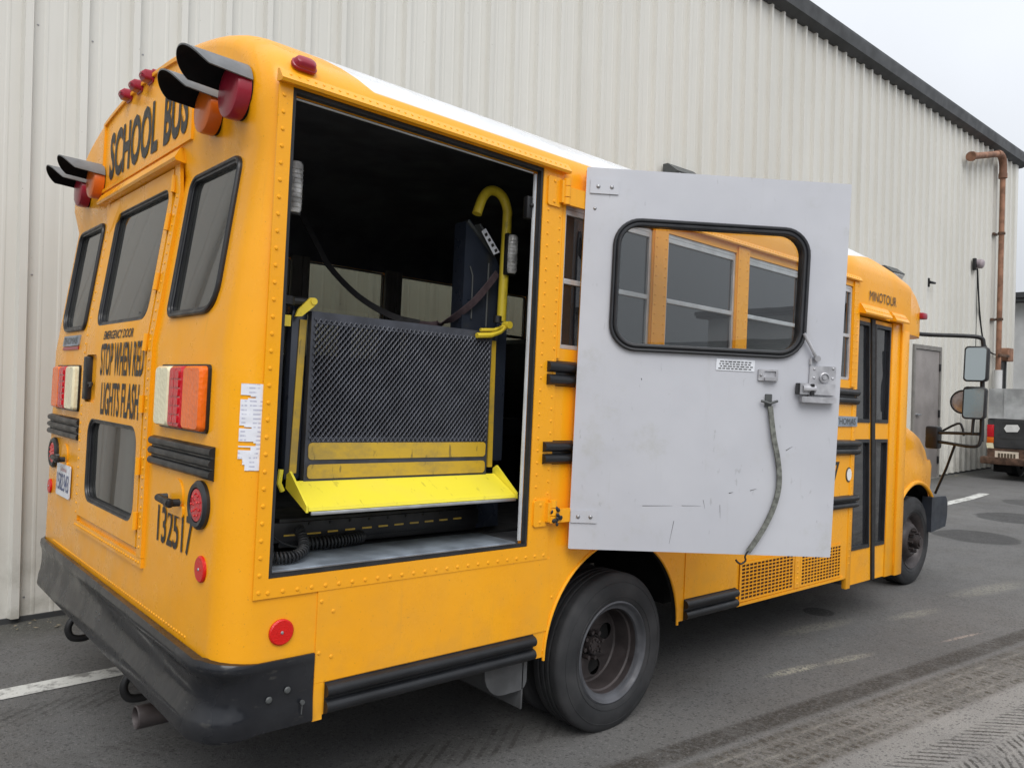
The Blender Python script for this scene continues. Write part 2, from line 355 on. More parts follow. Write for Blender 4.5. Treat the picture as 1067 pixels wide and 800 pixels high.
scuff(5.2, .1, .5, .09, -.2, .35); scuff(7.4, -.3, .7, .14, -.2, .4); scuff(7.9, -.65, .6, .1, -.2, .4); scuff(6.1, -.2, .4, .08, -.2, .4)
c = n.mix(n.ramp(n.noise(75, 3, .6), .66, .74, 0, .35), c, (.26, .25, .23))
# damp, dirty strip at the foot of the wall
c = n.mix(n.math('MULTIPLY', n.ramp(ys, 2.75, 3.3, 0, 1), .65), c, (.066, .066, .052))
c = n.mix(n.ramp(n.noise(85, 3, .8), .40, .66, 0, .24), c, (.055, .054, .053))
vo = n.n('ShaderNodeTexVoronoi'); vo.inputs['Scale'].default_value = 70; n.l(n.co.outputs['Object'], vo.inputs['Vector'])
vc = n.n('ShaderNodeSeparateColor'); n.l(vo.outputs['Color'], vc.inputs[0])
c = n.mix(n.math('MULTIPLY', n.ramp(vc.outputs[0], .72, .80, 0, 1), n.ramp(vo.outputs['Distance'], .55, .35, 0, .22)), c, (.30, .29, .275))
c = n.mix(n.math('MULTIPLY', n.ramp(vc.outputs[1], .70, .78, 0, 1), n.ramp(vo.outputs['Distance'], .6, .4, 0, .5)), c, (.040, .040, .040))
c = n.mix(n.ramp(n.noise(6, 6, .8), .55, .72, 0, .25), c, (.06, .06, .062))
c = n.mix(n.ramp(fine, .38, .62, 0, .28), c, (.050, .049, .048))
c = n.mix(n.ramp(n.noise(230, 3, .6), .60, .70, 0, .5), c, (.32, .31, .29))
rr = n.ramp(med, .3, .7, .72, .9)
M['asphalt'] = n.pbr(c, rr, 0, 0, .25, bump=n.math('ADD', n.math('MULTIPLY', fine, .7), n.math('ADD', n.math('MULTIPLY', grit, .6), n.math('MULTIPLY', n.noise(2, 3), 2.0))), bs=.8, bd=.008)
# ------------------------------------------------------------------ helpers
TILT = R(1.6)
RY = Matrix.Rotation(TILT, 3, 'Y'); PV = Vector((2.78, 0, 0))
BUS_SIZE = .96; BUS_AT = Vector((.00286, -.09879, .1390))      # the bus body sits nose-down on its springs by 1.6 degrees
def B2G(p): return RY @ (Vector(p)*BUS_SIZE) + BUS_AT
ORG = {}
def tag(o, label=None, cat=None, group=None, kind=None):
    if label: o['label'] = label
    if cat: o['category'] = cat
    if group: o['group'] = group
    if kind: o['kind'] = kind
    return o
def thing(name, label, cat, loc=(0, 0, 0), bus=False, group=None):
    """Empty at the thing's base; its parts are modelled in bus or world coordinates"""
    o = bpy.data.objects.new(name, None); COL.objects.link(o); o.empty_display_size = .2
    ORG[o] = Vector(loc)
    if bus: o.location = B2G(loc); o.rotation_euler = (0, TILT, 0); o.scale = (BUS_SIZE,)*3
    else: o.location = loc
    return tag(o, label, cat, group)
def finish(bm, mats, smooth=None, recalc=True):
    if recalc: bmesh.ops.recalc_face_normals(bm, faces=bm.faces)
    me = bpy.data.meshes.new('m'); bm.to_mesh(me); bm.free()
    for m in (mats if isinstance(mats, (list, tuple)) else [mats]): me.materials.append(M[m] if isinstance(m, str) else m)
    if smooth is not None and len(me.polygons):
        me.polygons.foreach_set('use_smooth', [True]*len(me.polygons)); me.set_sharp_from_angle(angle=R(smooth))
    return me
def obj(name, bm, mat, parent=None, smooth=35, recalc=True, label=None):
    if parent is not None:
        o0 = ORG[parent]
        if o0.length > 0: bmesh.ops.translate(bm, verts=bm.verts, vec=-o0)
    me = finish(bm, mat, smooth, recalc); me.name = name
    o = bpy.data.objects.new(name, me); COL.objects.link(o)
    if parent is not None: o.parent = parent; ORG[o] = ORG[parent]
    else: ORG[o] = Vector((0, 0, 0))
    if label: o['label'] = label
    return o
def NB(): return bmesh.new()
def box(bm, a, b, bev=0., mi=0):
    lo = [min(p, q) for p, q in zip(a, b)]; hi = [max(p, q) for p, q in zip(a, b)]
    vs = [bm.verts.new((x, y, z)) for x in (lo[0], hi[0]) for y in (lo[1], hi[1]) for z in (lo[2], hi[2])]
    fs = [bm.faces.new([vs[i] for i in q]) for q in ((0, 1, 3, 2), (4, 6, 7, 5), (0, 4, 5, 1), (2, 3, 7, 6), (0, 2, 6, 4), (1, 5, 7, 3))]
    for f in fs: f.material_index = mi
    if bev:
        es = list({e for f in fs for e in f.edges})
        r = bmesh.ops.bevel(bm, geom=es, offset=bev, segments=2, affect='EDGES', profile=.5)
        for f in r['faces']: f.material_index = mi
    return vs
def obox(bm, c, ax, ay, az, hx, hy, hz, bev=0, mi=0):
    """oriented box: centre, three unit axes, half sizes"""
    t = NB(); box(t, (-hx, -hy, -hz), (hx, hy, hz), bev, mi)
    m = Matrix(((ax[0], ay[0], az[0], c[0]), (ax[1], ay[1], az[1], c[1]), (ax[2], ay[2], az[2], c[2]), (0, 0, 0, 1)))
    bmesh.ops.transform(t, matrix=m, verts=t.verts); merge(bm, t)
def merge(bm, t):
    me = bpy.data.meshes.new('t'); t.to_mesh(me); t.free(); bm.from_mesh(me); bpy.data.meshes.remove(me)
def frame_of(d):
    d = Vector(d).normalized(); up = Vector((0, 0, 1)) if abs(d.z) < .9 else Vector((1, 0, 0))
    a = d.cross(up).normalized(); return d, a, d.cross(a).normalized()
def cyl(bm, p0, p1, r, n=16, r1=None, mi=0):
    p0, p1 = Vector(p0), Vector(p1); r1 = r if r1 is None else r1
    d, a, b = frame_of(p1-p0)
    A = [bm.verts.new(p0+(a*math.cos(2*PI*i/n)+b*math.sin(2*PI*i/n))*r) for i in range(n)]
    B = [bm.verts.new(p1+(a*math.cos(2*PI*i/n)+b*math.sin(2*PI*i/n))*r1) for i in range(n)]
    for i in range(n):
        f = bm.faces.new((A[i], A[(i+1) % n], B[(i+1) % n], B[i])); f.material_index = mi
    for q in (A[::-1], B):
        f = bm.faces.new(q); f.material_index = mi
def tube(bm, pts, r, n=8, flat=None, closed=False):
    """sweep a round (or flat: (w, t, normal hint)) section along points"""
    pts = [Vector(p) for p in pts]; rings = []; prev = None
    for i, p in enumerate(pts):
        if closed: d = pts[(i+1) % len(pts)]-pts[i-1]
        else: d = pts[min(i+1, len(pts)-1)]-pts[max(i-1, 0)]
        d.normalize()
        if flat: a = Vector(flat[2]); a = (a-d*a.dot(d)).normalized(); b = d.cross(a)
        else:
            if prev is None: _, a, b = frame_of(d)
            else: a = (prev-d*prev.dot(d)).normalized(); b = d.cross(a)
            prev = a
        rr = r[i] if isinstance(r, (list, tuple)) else r
        if flat: rings.append([bm.verts.new(p+a*u*flat[1]/2+b*v_*flat[0]/2) for u, v_ in ((-1, -1), (1, -1), (1, 1), (-1, 1))])
        else: rings.append([bm.verts.new(p+(a*math.cos(2*PI*k/n)+b*math.sin(2*PI*k/n))*rr) for k in range(n)])
    m = len(rings[0])
    rng = range(len(rings)) if closed else range(len(rings)-1)
    for i in rng:
        A, B = rings[i], rings[(i+1) % len(rings)]
        for k in range(m): bm.faces.new((A[k], A[(k+1) % m], B[(k+1) % m], B[k]))
    if not closed: bm.faces.new(rings[0][::-1]); bm.faces.new(rings[-1])
def smooth_pts(pts, k=6):
    P = [Vector(p) for p in pts]; out = []
    for i in range(len(P)-1):
        a, b, c_, d = P[max(i-1, 0)], P[i], P[i+1], P[min(i+2, len(P)-1)]
        for j in range(k):
            t = j/k
            out.append(.5*((2*b)+(-a+c_)*t+(2*a-5*b+4*c_-d)*t*t+(-a+3*b-3*c_+d)*t**3))
    out.append(P[-1]); return out
def rrect(s0, s1, t0, t1, r, n=6):
    """rounded rectangle loop; r one radius or four (bl, br, tr, tl)"""
    rs = [r]*4 if isinstance(r, (int, float)) else r; out = []
    for (cx, cy, a0), q in zip(((s0, t0, PI), (s1, t0, 1.5*PI), (s1, t1, 0), (s0, t1, .5*PI)), rs):
        ox = cx+q if cx == s0 else cx-q; oy = cy+q if cy == t0 else cy-q
        if q <= 1e-6: out.append((cx, cy)); continue
        for i in range(n+1): a = a0+i/n*PI/2; out.append((ox+q*math.cos(a), oy+q*math.sin(a)))
    return out
def circ(cs, ct, r, n=32, ry=None): return [(cs+r*math.cos(2*PI*i/n), ct+(ry or r)*math.sin(2*PI*i/n)) for i in range(n)]
def refine(loop, step):
    if not step: return loop
    o = []
    for i, p in enumerate(loop):
        q = loop[(i+1) % len(loop)]; k = max(1, int(math.hypot(q[0]-p[0], q[1]-p[1])/step))
        o += [(p[0]+(q[0]-p[0])*j/k, p[1]+(q[1]-p[1])*j/k) for j in range(k)]
    return o
def plate(bm, outer, holes, F, h0, h1, mi=0, step=0):
    """flat plate with holes: loops in (s,t), mapped by F(s,t,h), between heights h0 and h1"""
    loops = [refine(outer, step)]+[refine(h, step) for h in holes]
    tris = geometry.tessellate_polygon([[Vector((p[0], p[1], 0)) for p in l] for l in loops])
    flat = [p for l in loops for p in l]
    A = [bm.verts.new(F(p[0], p[1], h0)) for p in flat]; B = [bm.verts.new(F(p[0], p[1], h1)) for p in flat]
    for t in tris:
        for V, o in ((A, 1), (B, -1)):
            try: f = bm.faces.new([V[i] for i in t[::o]]); f.material_index = mi
            except ValueError: pass
    k = 0
    for l in loops:
        m = len(l)
        for i in range(m):
            a, b = k+i, k+(i+1) % m
            try: f = bm.faces.new((A[a], A[b], B[b], B[a])); f.material_index = mi
            except ValueError: pass
        k += m
def rr_ring(bm, s0, s1, t0, t1, r, w_, F, h0, h1, step=0, mi=0):
    ri = [max(.001, q-w_) for q in ([r]*4 if isinstance(r, (int, float)) else r)]
    plate(bm, rrect(s0, s1, t0, t1, r), [rrect(s0+w_, s1-w_, t0+w_, t1-w_, ri)], F, h0, h1, mi, step)
def gasket(bm, loop, F, rad, h, n=8):
    tube(bm, [F(s, t, h) for s, t in loop], rad, n, closed=True)
def dome(bm, c, nrm, r, h, n=8, k=3, mi=0):
    d, a, b = frame_of(nrm); c = Vector(c); rings = []
    for j in range(k):
        ph = j/k*PI/2; rings.append([bm.verts.new(c+d*h*math.sin(ph)+(a*math.cos(2*PI*i/n)+b*math.sin(2*PI*i/n))*r*math.cos(ph)) for i in range(n)])
    top = bm.verts.new(c+d*h)
    for j in range(k-1):
        for i in range(n): bm.faces.new((rings[j][i], rings[j][(i+1) % n], rings[j+1][(i+1) % n], rings[j+1][i])).material_index = mi
    for i in range(n): bm.faces.new((rings[-1][i], rings[-1][(i+1) % n], top)).material_index = mi
    bm.faces.new(rings[0][::-1]).material_index = mi
def lathe(bm, prof, F, n=48, close=False, mi=0):
    """revolve profile [(radius, height)] ; F(r cos, r sin, h)"""
    rings = [[bm.verts.new(F(r*math.cos(2*PI*i/n), r*math.sin(2*PI*i/n), h)) for i in range(n)] for r, h in prof]
    for j in range(len(rings)-1):
        for i in range(n): bm.faces.new((rings[j][i], rings[j][(i+1) % n], rings[j+1][(i+1) % n], rings[j+1][i])).material_index = mi
    if close:
        bm.faces.new(rings[0][::-1]).material_index = mi; bm.faces.new(rings[-1]).material_index = mi
def text(bm, s, F, s0, s1, t0, t1, bold=.0, h=.0025, shear=0., sp=1.0, mi=0):
    cu = bpy.data.curves.new('t', 'FONT'); cu.body = s; cu.size = 1; cu.offset = bold; cu.space_character = sp; cu.resolution_u = 3
    cu.align_x = 'LEFT'
    o = bpy.data.objects.new('t', cu); COL.objects.link(o); dg = bpy.context.evaluated_depsgraph_get()
    me = bpy.data.meshes.new_from_object(o.evaluated_get(dg)); bpy.data.objects.remove(o); bpy.data.curves.remove(cu)
    if not me.vertices: return
    xs = [v.co.x for v in me.vertices]; ys = [v.co.y for v in me.vertices]; x0, x1, y0, y1 = min(xs), max(xs), min(ys), max(ys)
    vs = []
    for v in me.vertices:
        u, q = (v.co.x-x0)/(x1-x0), (v.co.y-y0)/(y1-y0)
        vs.append(bm.verts.new(F(s0+(s1-s0)*u, t0+(t1-t0)*q, h)))
    for p in me.polygons:
        try: bm.faces.new([vs[i] for i in p.vertices]).material_index = mi
        except ValueError: pass
    bpy.data.meshes.remove(me)
def loft(bm, rings, cap=True, mi=0):
    V = [[bm.verts.new(p) for p in r] for r in rings]; m = len(V[0])
    for i in range(len(V)-1):
        for k in range(m): bm.faces.new((V[i][k], V[i][(k+1) % m], V[i+1][(k+1) % m], V[i+1][k])).material_index = mi
    if cap:
        bm.faces.new(V[0][::-1]).material_index = mi; bm.faces.new(V[-1]).material_index = mi
def boolean(base_me, cutter_me, keep=False):
    a = bpy.data.objects.new('a', base_me); b = bpy.data.objects.new('b', cutter_me); COL.objects.link(a); COL.objects.link(b)
    md = a.modifiers.new('b', 'BOOLEAN'); md.operation = 'DIFFERENCE'; md.object = b; md.solver = 'EXACT'; md.use_self = True
    try: md.material_mode = 'TRANSFER'
    except Exception: pass
    dg = bpy.context.evaluated_depsgraph_get(); me = bpy.data.meshes.new_from_object(a.evaluated_get(dg))
    bpy.data.objects.remove(a); bpy.data.objects.remove(b); return me

# mapping functions for the bus, in bus coordinates: +x forward, +y towards the wall, z up
def RX(z):
    if z < 1.69: return 1.0
    if z < 2.38: return 1.0+.123*(z-1.69)
    if z < 2.50: return 1.085-.25*(z-2.38)
    return 1.055
FR = lambda s, t, h: (RX(t)-h, s, t)                  # rear face, h outwards; s = y
FRm = lambda s, t, h: (RX(t)-h, -s, t)                # for lettering, s runs left to right
FS = lambda s, t, h: (s, -h, t)                       # right side face
FL = lambda s, t, h: (s, 2.66+h, t)                   # left side face
DA = Vector((2.56, -.045, 0)); DD = Vector((.98, -.765, 0)).normalized(); DN = Vector((DD.y, -DD.x, 0))
if DN.y > 0: DN = -DN
FD = lambda s, t, h: tuple(DA+DD*(s-(2.607-t)*(.006+.012*s))+DN*h+Vector((0, 0, t)))   # open lift door, h towards the camera side
def rivets(bm, pts, F, r=.0075, h=.0045):
    for s, t in pts: 
        p = Vector(F(s, t, 0)); q = Vector(F(s, t, .01)); dome(bm, p, q-p, r, h, 7, 2)
def line_pts(a, b, n): return [(a[0]+(b[0]-a[0])*i/(n-1), a[1]+(b[1]-a[1])*i/(n-1)) for i in range(n)]

# ------------------------------------------------------------------ setting: ground and painted line
bm = NB()
vs = [bm.verts.new(p) for p in ((-300, -300, 0), (600, -300, 0), (600, 300, 0), (-300, 300, 0))]; bm.faces.new(vs)
tag(obj('ground', bm, 'asphalt'), kind='structure')
def strip(pts, w_, z):
    bm = NB(); A = []; Bq = []
    for i, p in enumerate(pts):
        d = Vector(pts[min(i+1, len(pts)-1)])-Vector(pts[max(i-1, 0)]); nn = Vector((-d.y, d.x)).normalized()*w_/2
        A.append(bm.verts.new((p[0]+nn.x, p[1]+nn.y, z))); Bq.append(bm.verts.new((p[0]-nn.x, p[1]-nn.y, z)))
    for i in range(len(pts)-1): bm.faces.new((A[i], Bq[i], Bq[i+1], A[i+1]))
    return bm
tag(obj('painted_line', strip([(-2.5, 2.15), (.75, 2.105), (5, 1.99), (9, 1.90), (12.6, 1.835), (13.6, 1.84), (14.5, 1.90)], .15, .004), 'line'), kind='structure')

# ------------------------------------------------------------------ the steel building behind
WY = 3.39
bld = thing('warehouse_building', 'cream ribbed steel warehouse with dark eave trim right behind the school bus', 'building', (6.5, WY, 0))
bm = NB(); prof = []
x = -7.0; pitch = .3205
while x < 20.95:
    prof += [(x-.036, 0), (x-.022, -.050), (x+.022, -.050), (x+.036, 0)]
    for q in (.105, .215): prof += [(x+q-.014, 0), (x+q-.006, -.0028), (x+q+.006, -.0028), (x+q+.014, 0)]
    x += pitch
prof.append((20.98, 0))
zs = [.035, 7.1]
V = [[bm.verts.new((px, WY+py, z)) for px, py in prof] for z in zs]
for i in range(len(prof)-1): bm.faces.new((V[0][i], V[0][i+1], V[1][i+1], V[1][i]))
obj('wall_panel', bm, 'siding', bld, None, recalc=False)
bm = NB()      # closed body behind the sheets and the far end wall
box(bm, (-7, WY+.004, 0), (20.95, 22, 7.08)); obj('end_wall', bm, 'siding', bld)
bm = NB()
box(bm, (20.93, WY-.05, 0), (21.08, WY+.15, 7.1), .008); obj('corner_trim', bm, 'siding', bld)
bm = NB()
loft(bm, [[(xx, WY-.19, 7.29), (xx, WY-.19, 7.33), (xx, WY-.05, 7.33), (xx, WY+.1, 7.33), (xx, WY+.1, 7.06), (xx, WY-.05, 7.06), (xx, WY-.165, 7.12)] for xx in (-7, 21.35)])
obj('eave_trim', bm, 'trim_dark', bld, None)
bm = NB(); loft(bm, [[(xx, WY-.15, 7.335), (xx, 12.7, 8.35), (xx, 22, 7.335), (xx, 22, 7.2), (xx, WY+.12, 7.2)] for xx in (-7.1, 21.38)]); obj('roof', bm, 'roofing', bld, None)
# base flashing with gaps, screws in rows
bm = NB(); box(bm, (-7, WY-.012, 0), (20.9, WY+.003, .034)); obj('base_flashing', bm, 'trim_dark', bld)
bm = NB()
for zrow in (.16, 2.25, 3.87, 5.6):
    xx = -7+.08
    while xx < 20.8:
        if xx < 9 or zrow < 4:
            dome(bm, (xx-.08+.055, WY-.001, zrow+random.uniform(-.006, .006)), (0, -1, 0), .007, .006, 6, 2)
        xx += pitch
obj('screw', bm, 'bolt', bld, label='rows of small screw heads in the siding')['kind'] = 'stuff'
# personnel door
d0, d1 = 15.22, 16.42
bm = NB(); plate(bm, [(d0-.07, 0.0), (d1+.07, 0.0), (d1+.07, 2.55), (d0-.07, 2.55)], [[(d0, .03), (d1, .03), (d1, 2.47), (d0, 2.47)]], lambda s, t, h: (s, WY-h, t), .0, .085)
fr = obj('door_frame', bm, 'door_frame', bld)
bm = NB(); box(bm, (d0+.008, WY-.065, .032), (d1-.008, WY-.012, 2.462), .003); dr = obj('door', bm, 'door_bldg', bld)
bm = NB(); cyl(bm, (15.33, WY-.065, 1.24), (15.33, WY-.10, 1.24), .022, 12); box(bm, (15.32, WY-.115, 1.225), (15.46, WY-.095, 1.255), .004); 
obj('door_handle', bm, 'alu', dr)
for zh in (.35, 1.25, 2.15):
    bm = NB(); box(bm, (d1-.02, WY-.095, zh-.07), (d1+.02, WY-.06, zh+.07), .003); obj('hinge', bm, 'black', dr)
bm = NB(); box(bm, (19.95, WY-.06, 1.0), (20.42, WY-.01, 2.42)); wf = obj('window', bm, 'black', bld)
bm = NB(); plate(bm, [(19.9, .95), (20.47, .95), (20.47, 2.47), (19.9, 2.47)], [[(19.96, 1.01), (20.41, 1.01), (20.41, 2.41), (19.96, 2.41)]], lambda s, t, h: (s, WY-h, t), .03, .075); box(bm, (19.9, WY-.075, 1.68), (20.47, WY-.052, 1.72)); obj('window_frame', bm, 'dk_metal', wf)

# three wall lights at one height, a bracket, the rusty pipe
def wall_pack(x, z, label):
    t = thing('wall_light', label, 'wall light', (x, WY-.04, z-.14), group='wedge lights on the warehouse wall')
    bm = NB(); loft(bm, [[(x+sx, WY-.03, z-.13), (x+sx, WY-.17, z-.10), (x+sx, WY-.24, z+.02), (x+sx, WY-.10, z+.13), (x+sx, WY-.03, z+.13)] for sx in (-.26, .26)]); obj('housing', bm, 'dk_metal', t, 30)
    bm = NB(); loft(bm, [[(x+sx, WY-.165, z-.125), (x+sx, WY-.245, z-.002), (x+sx, WY-.238, z-.03), (x+sx, WY-.16, z-.145)] for sx in (-.22, .22)]); obj('lens', bm, 'lampglass', t, 30)
wall_pack(7.86, 4.185, 'dark wedge shaped wall light just above the top edge of the open grey door')
wall_pack(13.98, 3.70, 'grey wedge shaped wall light just over the front of the bus roof')
t = thing('wall_lamp', 'pinkish grey round lamp with a drooping cable beside the rusty pipe', 'wall lamp', (18.37, WY-.04, 4.25))
bm = NB(); cyl(bm, (18.37, WY-.03, 4.43), (18.37, WY-.16, 4.41), .09, 20, .10); dome(bm, (18.37, WY-.16, 4.41), (0, -1, -.15), .10, .05, 20, 5); obj('lamp_head', bm, 'lampface', t, 40)
bm = NB(); box(bm, (18.20, WY-.10, 4.27), (18.27, WY-.03, 4.52), .01); obj('bracket', bm, 'black', t)
bm = NB(); tube(bm, smooth_pts([(18.36, WY-.08, 4.32), (18.48, WY-.07, 3.9), (18.62, WY-.07, 3.35), (18.85, WY-.07, 2.85), (19.25, WY-.07, 2.62), (19.6, WY-.08, 2.55), (20.2, WY-.08, 2.55)]), .017, 8); obj('cable', bm, 'black', t)
bm = NB(); tube(bm, [(18.44, WY-.055, 4.25), (18.46, WY-.055, 2.6), (18.46, WY-.055, 2.4)], .008, 6); obj('cable', bm, 'dk_metal', t)
t = thing('junction_box', 'small rusty box beside the brown pipe where the lamp cable ends', 'box', (20.3, WY-.04, 2.45))
bm = NB(); box(bm, (20.12, WY-.20, 2.42), (20.5, WY-.04, 2.72), .012); obj('housing', bm, 'rust', t)
bm = NB(); box(bm, (19.45, WY-.23, 2.50), (20.12, WY-.19, 2.56), .004); obj('clamp', bm, 'rust2', t)
t = thing('security_camera', 'tiny black bracket on the siding right of the front of the bus', 'camera', (15.85, WY-.04, 3.68))
bm = NB(); box(bm, (15.80, WY-.07, 3.67), (15.84, WY-.03, 3.84), .006); obj('mount', bm, 'black', t)
bm = NB(); cyl(bm, (15.82, WY-.07, 3.76), (15.95, WY-.12, 3.75), .03, 12, .02); obj('camera_body', bm, 'black', t)
t = thing('wall_pipe', 'tall rusty brown pipe with an elbow at the top on the warehouse corner', 'pipe', (19.55, WY-.14, 0))
px, py = 19.55, WY-.17
bm = NB(); tube(bm, [(px, py, 0), (px, py, 3.0), (px, py, 6.55)], .054, 16); obj('riser', bm, 'rust', t)
bm = NB(); tube(bm, smooth_pts([(px, py, 6.5), (px, py, 6.72), (px-.08, py, 6.88), (px-.25, py, 6.93), (px-.42, py, 6.90)], 4), .078, 16); cyl(bm, (px, py, 6.45), (px, py, 6.55), .088, 16); obj('elbow', bm, 'rust', t)
bm = NB(); tube(bm, [(px-.4, py, 6.90), (px-1.95, py, 6.52)], .068, 16); cyl(bm, (px-1.93, py, 6.525), (px-2.02, py, 6.503), .098, 16); obj('spout', bm, 'rust', t)
bm = NB(); cyl(bm, (px, py, .0), (px, py, 2.2), .085, 16); obj('pipe_wrap', bm, 'pale', t, label='pale wrapped foot of the rusty pipe')
for zc in (3.3, 5.2):
    bm = NB(); cyl(bm, (px, py, zc), (px, py, zc+.05), .075, 16); box(bm, (px-.11, WY-.06, zc), (px+.11, WY-.02, zc+.05)); obj('clamp', bm, 'rust2', t)

# low pale building beyond the corner
t = thing('far_building', 'low pale building with a dark roof edge and barred window beyond the warehouse corner', 'building', (30, 6, 0))
FX = lambda s, t_, h: (27-h, s, t_)
bm = NB(); plate(bm, [(-16, 0), (12, 0), (12, 4.45), (-16, 4.45)], [[(y0, 1.0), (y0+1.3, 1.0), (y0+1.3, 3.05), (y0, 3.05)] for y0 in (2.9, -1, -5, -9)], FX, -.25, 0)
box(bm, (27.3, -16, 0), (36, 12, 4.44)); obj('wall', bm, 'pale', t)
bm = NB(); box(bm, (26.6, -16.3, 4.46), (36.3, 12.3, 4.55)); box(bm, (26.55, -16.35, 4.56), (36.35, 12.35, 4.72)); obj('roof', bm, 'trim_dark', t)
for y0 in (2.9, -1, -5, -9):
    bm = NB(); box(bm, (27.12, y0, 1.0), (27.16, y0+1.3, 3.05)); wn = obj('window', bm, 'glass_dark', t)
    bm = NB(); rr_ring(bm, y0+.003, y0+1.297, 1.003, 3.047, 0.0, .07, FX, -.10, -.02)
    for k in range(1, 5): box(bm, (27.0, y0+.05, 1+k*.41), (27.03, y0+1.25, 1+k*.41+.03))
    for k in range(1, 3): box(bm, (27.035, y0+k*.43, 1.05), (27.06, y0+k*.43+.03, 3.0))
    obj('window_frame', bm, 'dk_metal', wn)
bm = NB(); cyl(bm, (26.9, 3.9, 3.3), (26.6, 3.7, 3.15), .1, 12, .16); obj('floodlight', bm, 'black', t)

# unseen low building, added so the bus windows have something dark to reflect
t = thing('reflection_building', 'unseen low dark building added across the yard for the bus windows to reflect', 'building', (18, -38, 0))
bm = NB(); box(bm, (-14, -46, 0), (14, -38, 5.2)); box(bm, (14.1, -48, 0), (40, -40, 4.0)); box(bm, (-40, -30, 0), (-30, 10, 4.6)); obj('wall', bm, 'dk_metal', t)
bm = NB(); box(bm, (-14.4, -46.4, 5.21), (14.04, -37.6, 5.5)); box(bm, (14.06, -48.4, 4.01), (40.4, -39.6, 4.3)); obj('roof', bm, 'trim_dark', t)
for k in range(5):
    bm = NB(); box(bm, (-11+k*5, -37.96, .05), (-8+k*5, -37.9, 3.2)); obj('roller_door', bm, 'truck_grey', t)

# dry leaves and grit along the foot of the wall
bm = NB()
for i in range(300):
    x = random.uniform(-4, 20) if i > 150 else random.uniform(-1.0, 3.0); y = WY-.06-abs(random.gauss(0, .10)); s = random.uniform(.005, .022); a = random.uniform(0, PI)
    if 15.2 < x < 16.5: continue
    z = random.uniform(.004, .018); p = [Vector((x+s*math.cos(a+q)*(.5 if k % 2 else 1), y+s*math.sin(a+q)*(.5 if k % 2 else 1), z+random.uniform(-.003, .008))) for k, q in enumerate((0, PI/2, PI, 1.5*PI))]
    bm.faces.new([bm.verts.new(v_) for v_ in p])
tag(obj('leaf_litter', bm, 'leaf', None, None), 'dry leaves and grit gathered along the foot of the siding', 'leaf litter', kind='stuff')
# ------------------------------------------------------------------ the school bus
BUS = thing('school_bus', 'yellow school bus with its grey lined wheelchair lift door standing open', 'bus', (0, 0, 0), bus=True)
CY = 1.33
def section(x, ins, z0, b, zb=.40, lean=1., zl=(.9, 1.3, 1.69, 2.0, 2.38, 2.50)):
    zs_ = [zb]+[q for q in zl if zb+.02 < q < z0-.02]+[z0]; a = CY-ins; right = []
    for z in zs_: right.append((x+(RX(z)-1)*lean, ins, z))
    N = 15
    for k in range(1, N):
        th = PI/2*k/N; z = z0+(b-ins*.55)*math.sin(th); right.append((x+(RX(z)-1)*lean, CY-a*math.cos(th), z))
    top = (x+(RX(z0+b)-1)*lean, CY, z0+b-ins*.55)
    left = [(p[0], 2*CY-p[1], p[2]) for p in right[::-1]]
    return right+[top]+left
def shell_mesh(stations, mats, **k):
    bm = NB(); rings = [section(*s, **k) for s in stations]
    V = [[bm.verts.new(p) for p in r] for r in rings]; m = len(V[0])
    for i in range(len(V)-1):
        for q in range(m): bm.faces.new((V[i][q], V[i][(q+1) % m], V[i+1][(q+1) % m], V[i+1][q]))
    for W in (V[0], V[-1]):
        h = (m-1)//2
        for q in range(h):
            a_, b_, c_, d_ = W[q], W[q+1], W[m-2-q], W[m-1-q]
            if q == h-1: bm.faces.new((a_, b_, d_))
            else: bm.faces.new((a_, b_, c_, d_))
    return finish(bm, mats, None)
rc = .12
stn = []
for k in range(6):
    th = PI/2*k/5; x = 1+rc*(1-math.cos(th)); stn.append((x, rc*(1-math.sin(th))))
ST = []
for x, i in stn: ST.append((x, i, 2.56, .417))
def LEAN(x): return max(0, 1-(x-1)/.5)
rings = []
bm = NB()
STN = [(x, i, 2.56, .417, LEAN(x)) for x, i in stn]+[(1.30, 0, 2.56, .417, LEAN(1.3)), (1.5, 0, 2.56, .417, 0), (3.4, 0, 2.56, .417, 0), (5.3, 0, 2.56, .417, 0), (5.6, 0, 2.56, .408, 0), (5.9, 0, 2.56, .375, 0), (6.15, 0, 2.545, .325, 0), (6.36, .008, 2.525, .265, 0)]
RG = [section(x, i, z0, b, lean=ln, zl=(.9, 1.3, 1.69, 2.0, 2.38, 2.50)) for x, i, z0, b, ln in STN]
m = min(len(r) for r in RG)
RG = [r for r in RG]
V = []
for r in RG:
    if len(r) != len(RG[0]): raise Exception('section %d %d' % (len(r), len(RG[0])))
    V.append([bm.verts.new(p) for p in r])
m = len(RG[0])
def skin(bm, V):
    m = len(V[0])
    for i in range(len(V)-1):
        for q in range(m): bm.faces.new((V[i][q], V[i][(q+1) % m], V[i+1][(q+1) % m], V[i+1][q]))
    for W in (V[0], V[-1]):
        h = (m-1)//2
        for q in range(h):
            if q == h-1: bm.faces.new((W[q], W[q+1], W[q+2]))
            else: bm.faces.new((W[q], W[q+1], W[m-2-q], W[m-1-q]))
skin(bm, V)
base = finish(bm, ['shell', 'interior', 'underside'], None)
WIN_R = [(2.475, 3.115), (3.235, 3.88), (4.005, 4.62), (4.735, 5.35)]
WIN_L = [(1.20, 1.66), (1.79, 2.425), (2.535, 3.19), (3.31, 3.925), (4.05, 4.665), (4.785, 5.40)]
WZ = (1.775, 2.43)
REARW = [('right', .22, .69, 1.80, 2.35), ('door', .93, 1.71, 1.80, 2.36), ('left', 1.97, 2.44, 1.80, 2.35)]
LOWW = (.93, 1.70, .96, 1.352)
cb = NB()
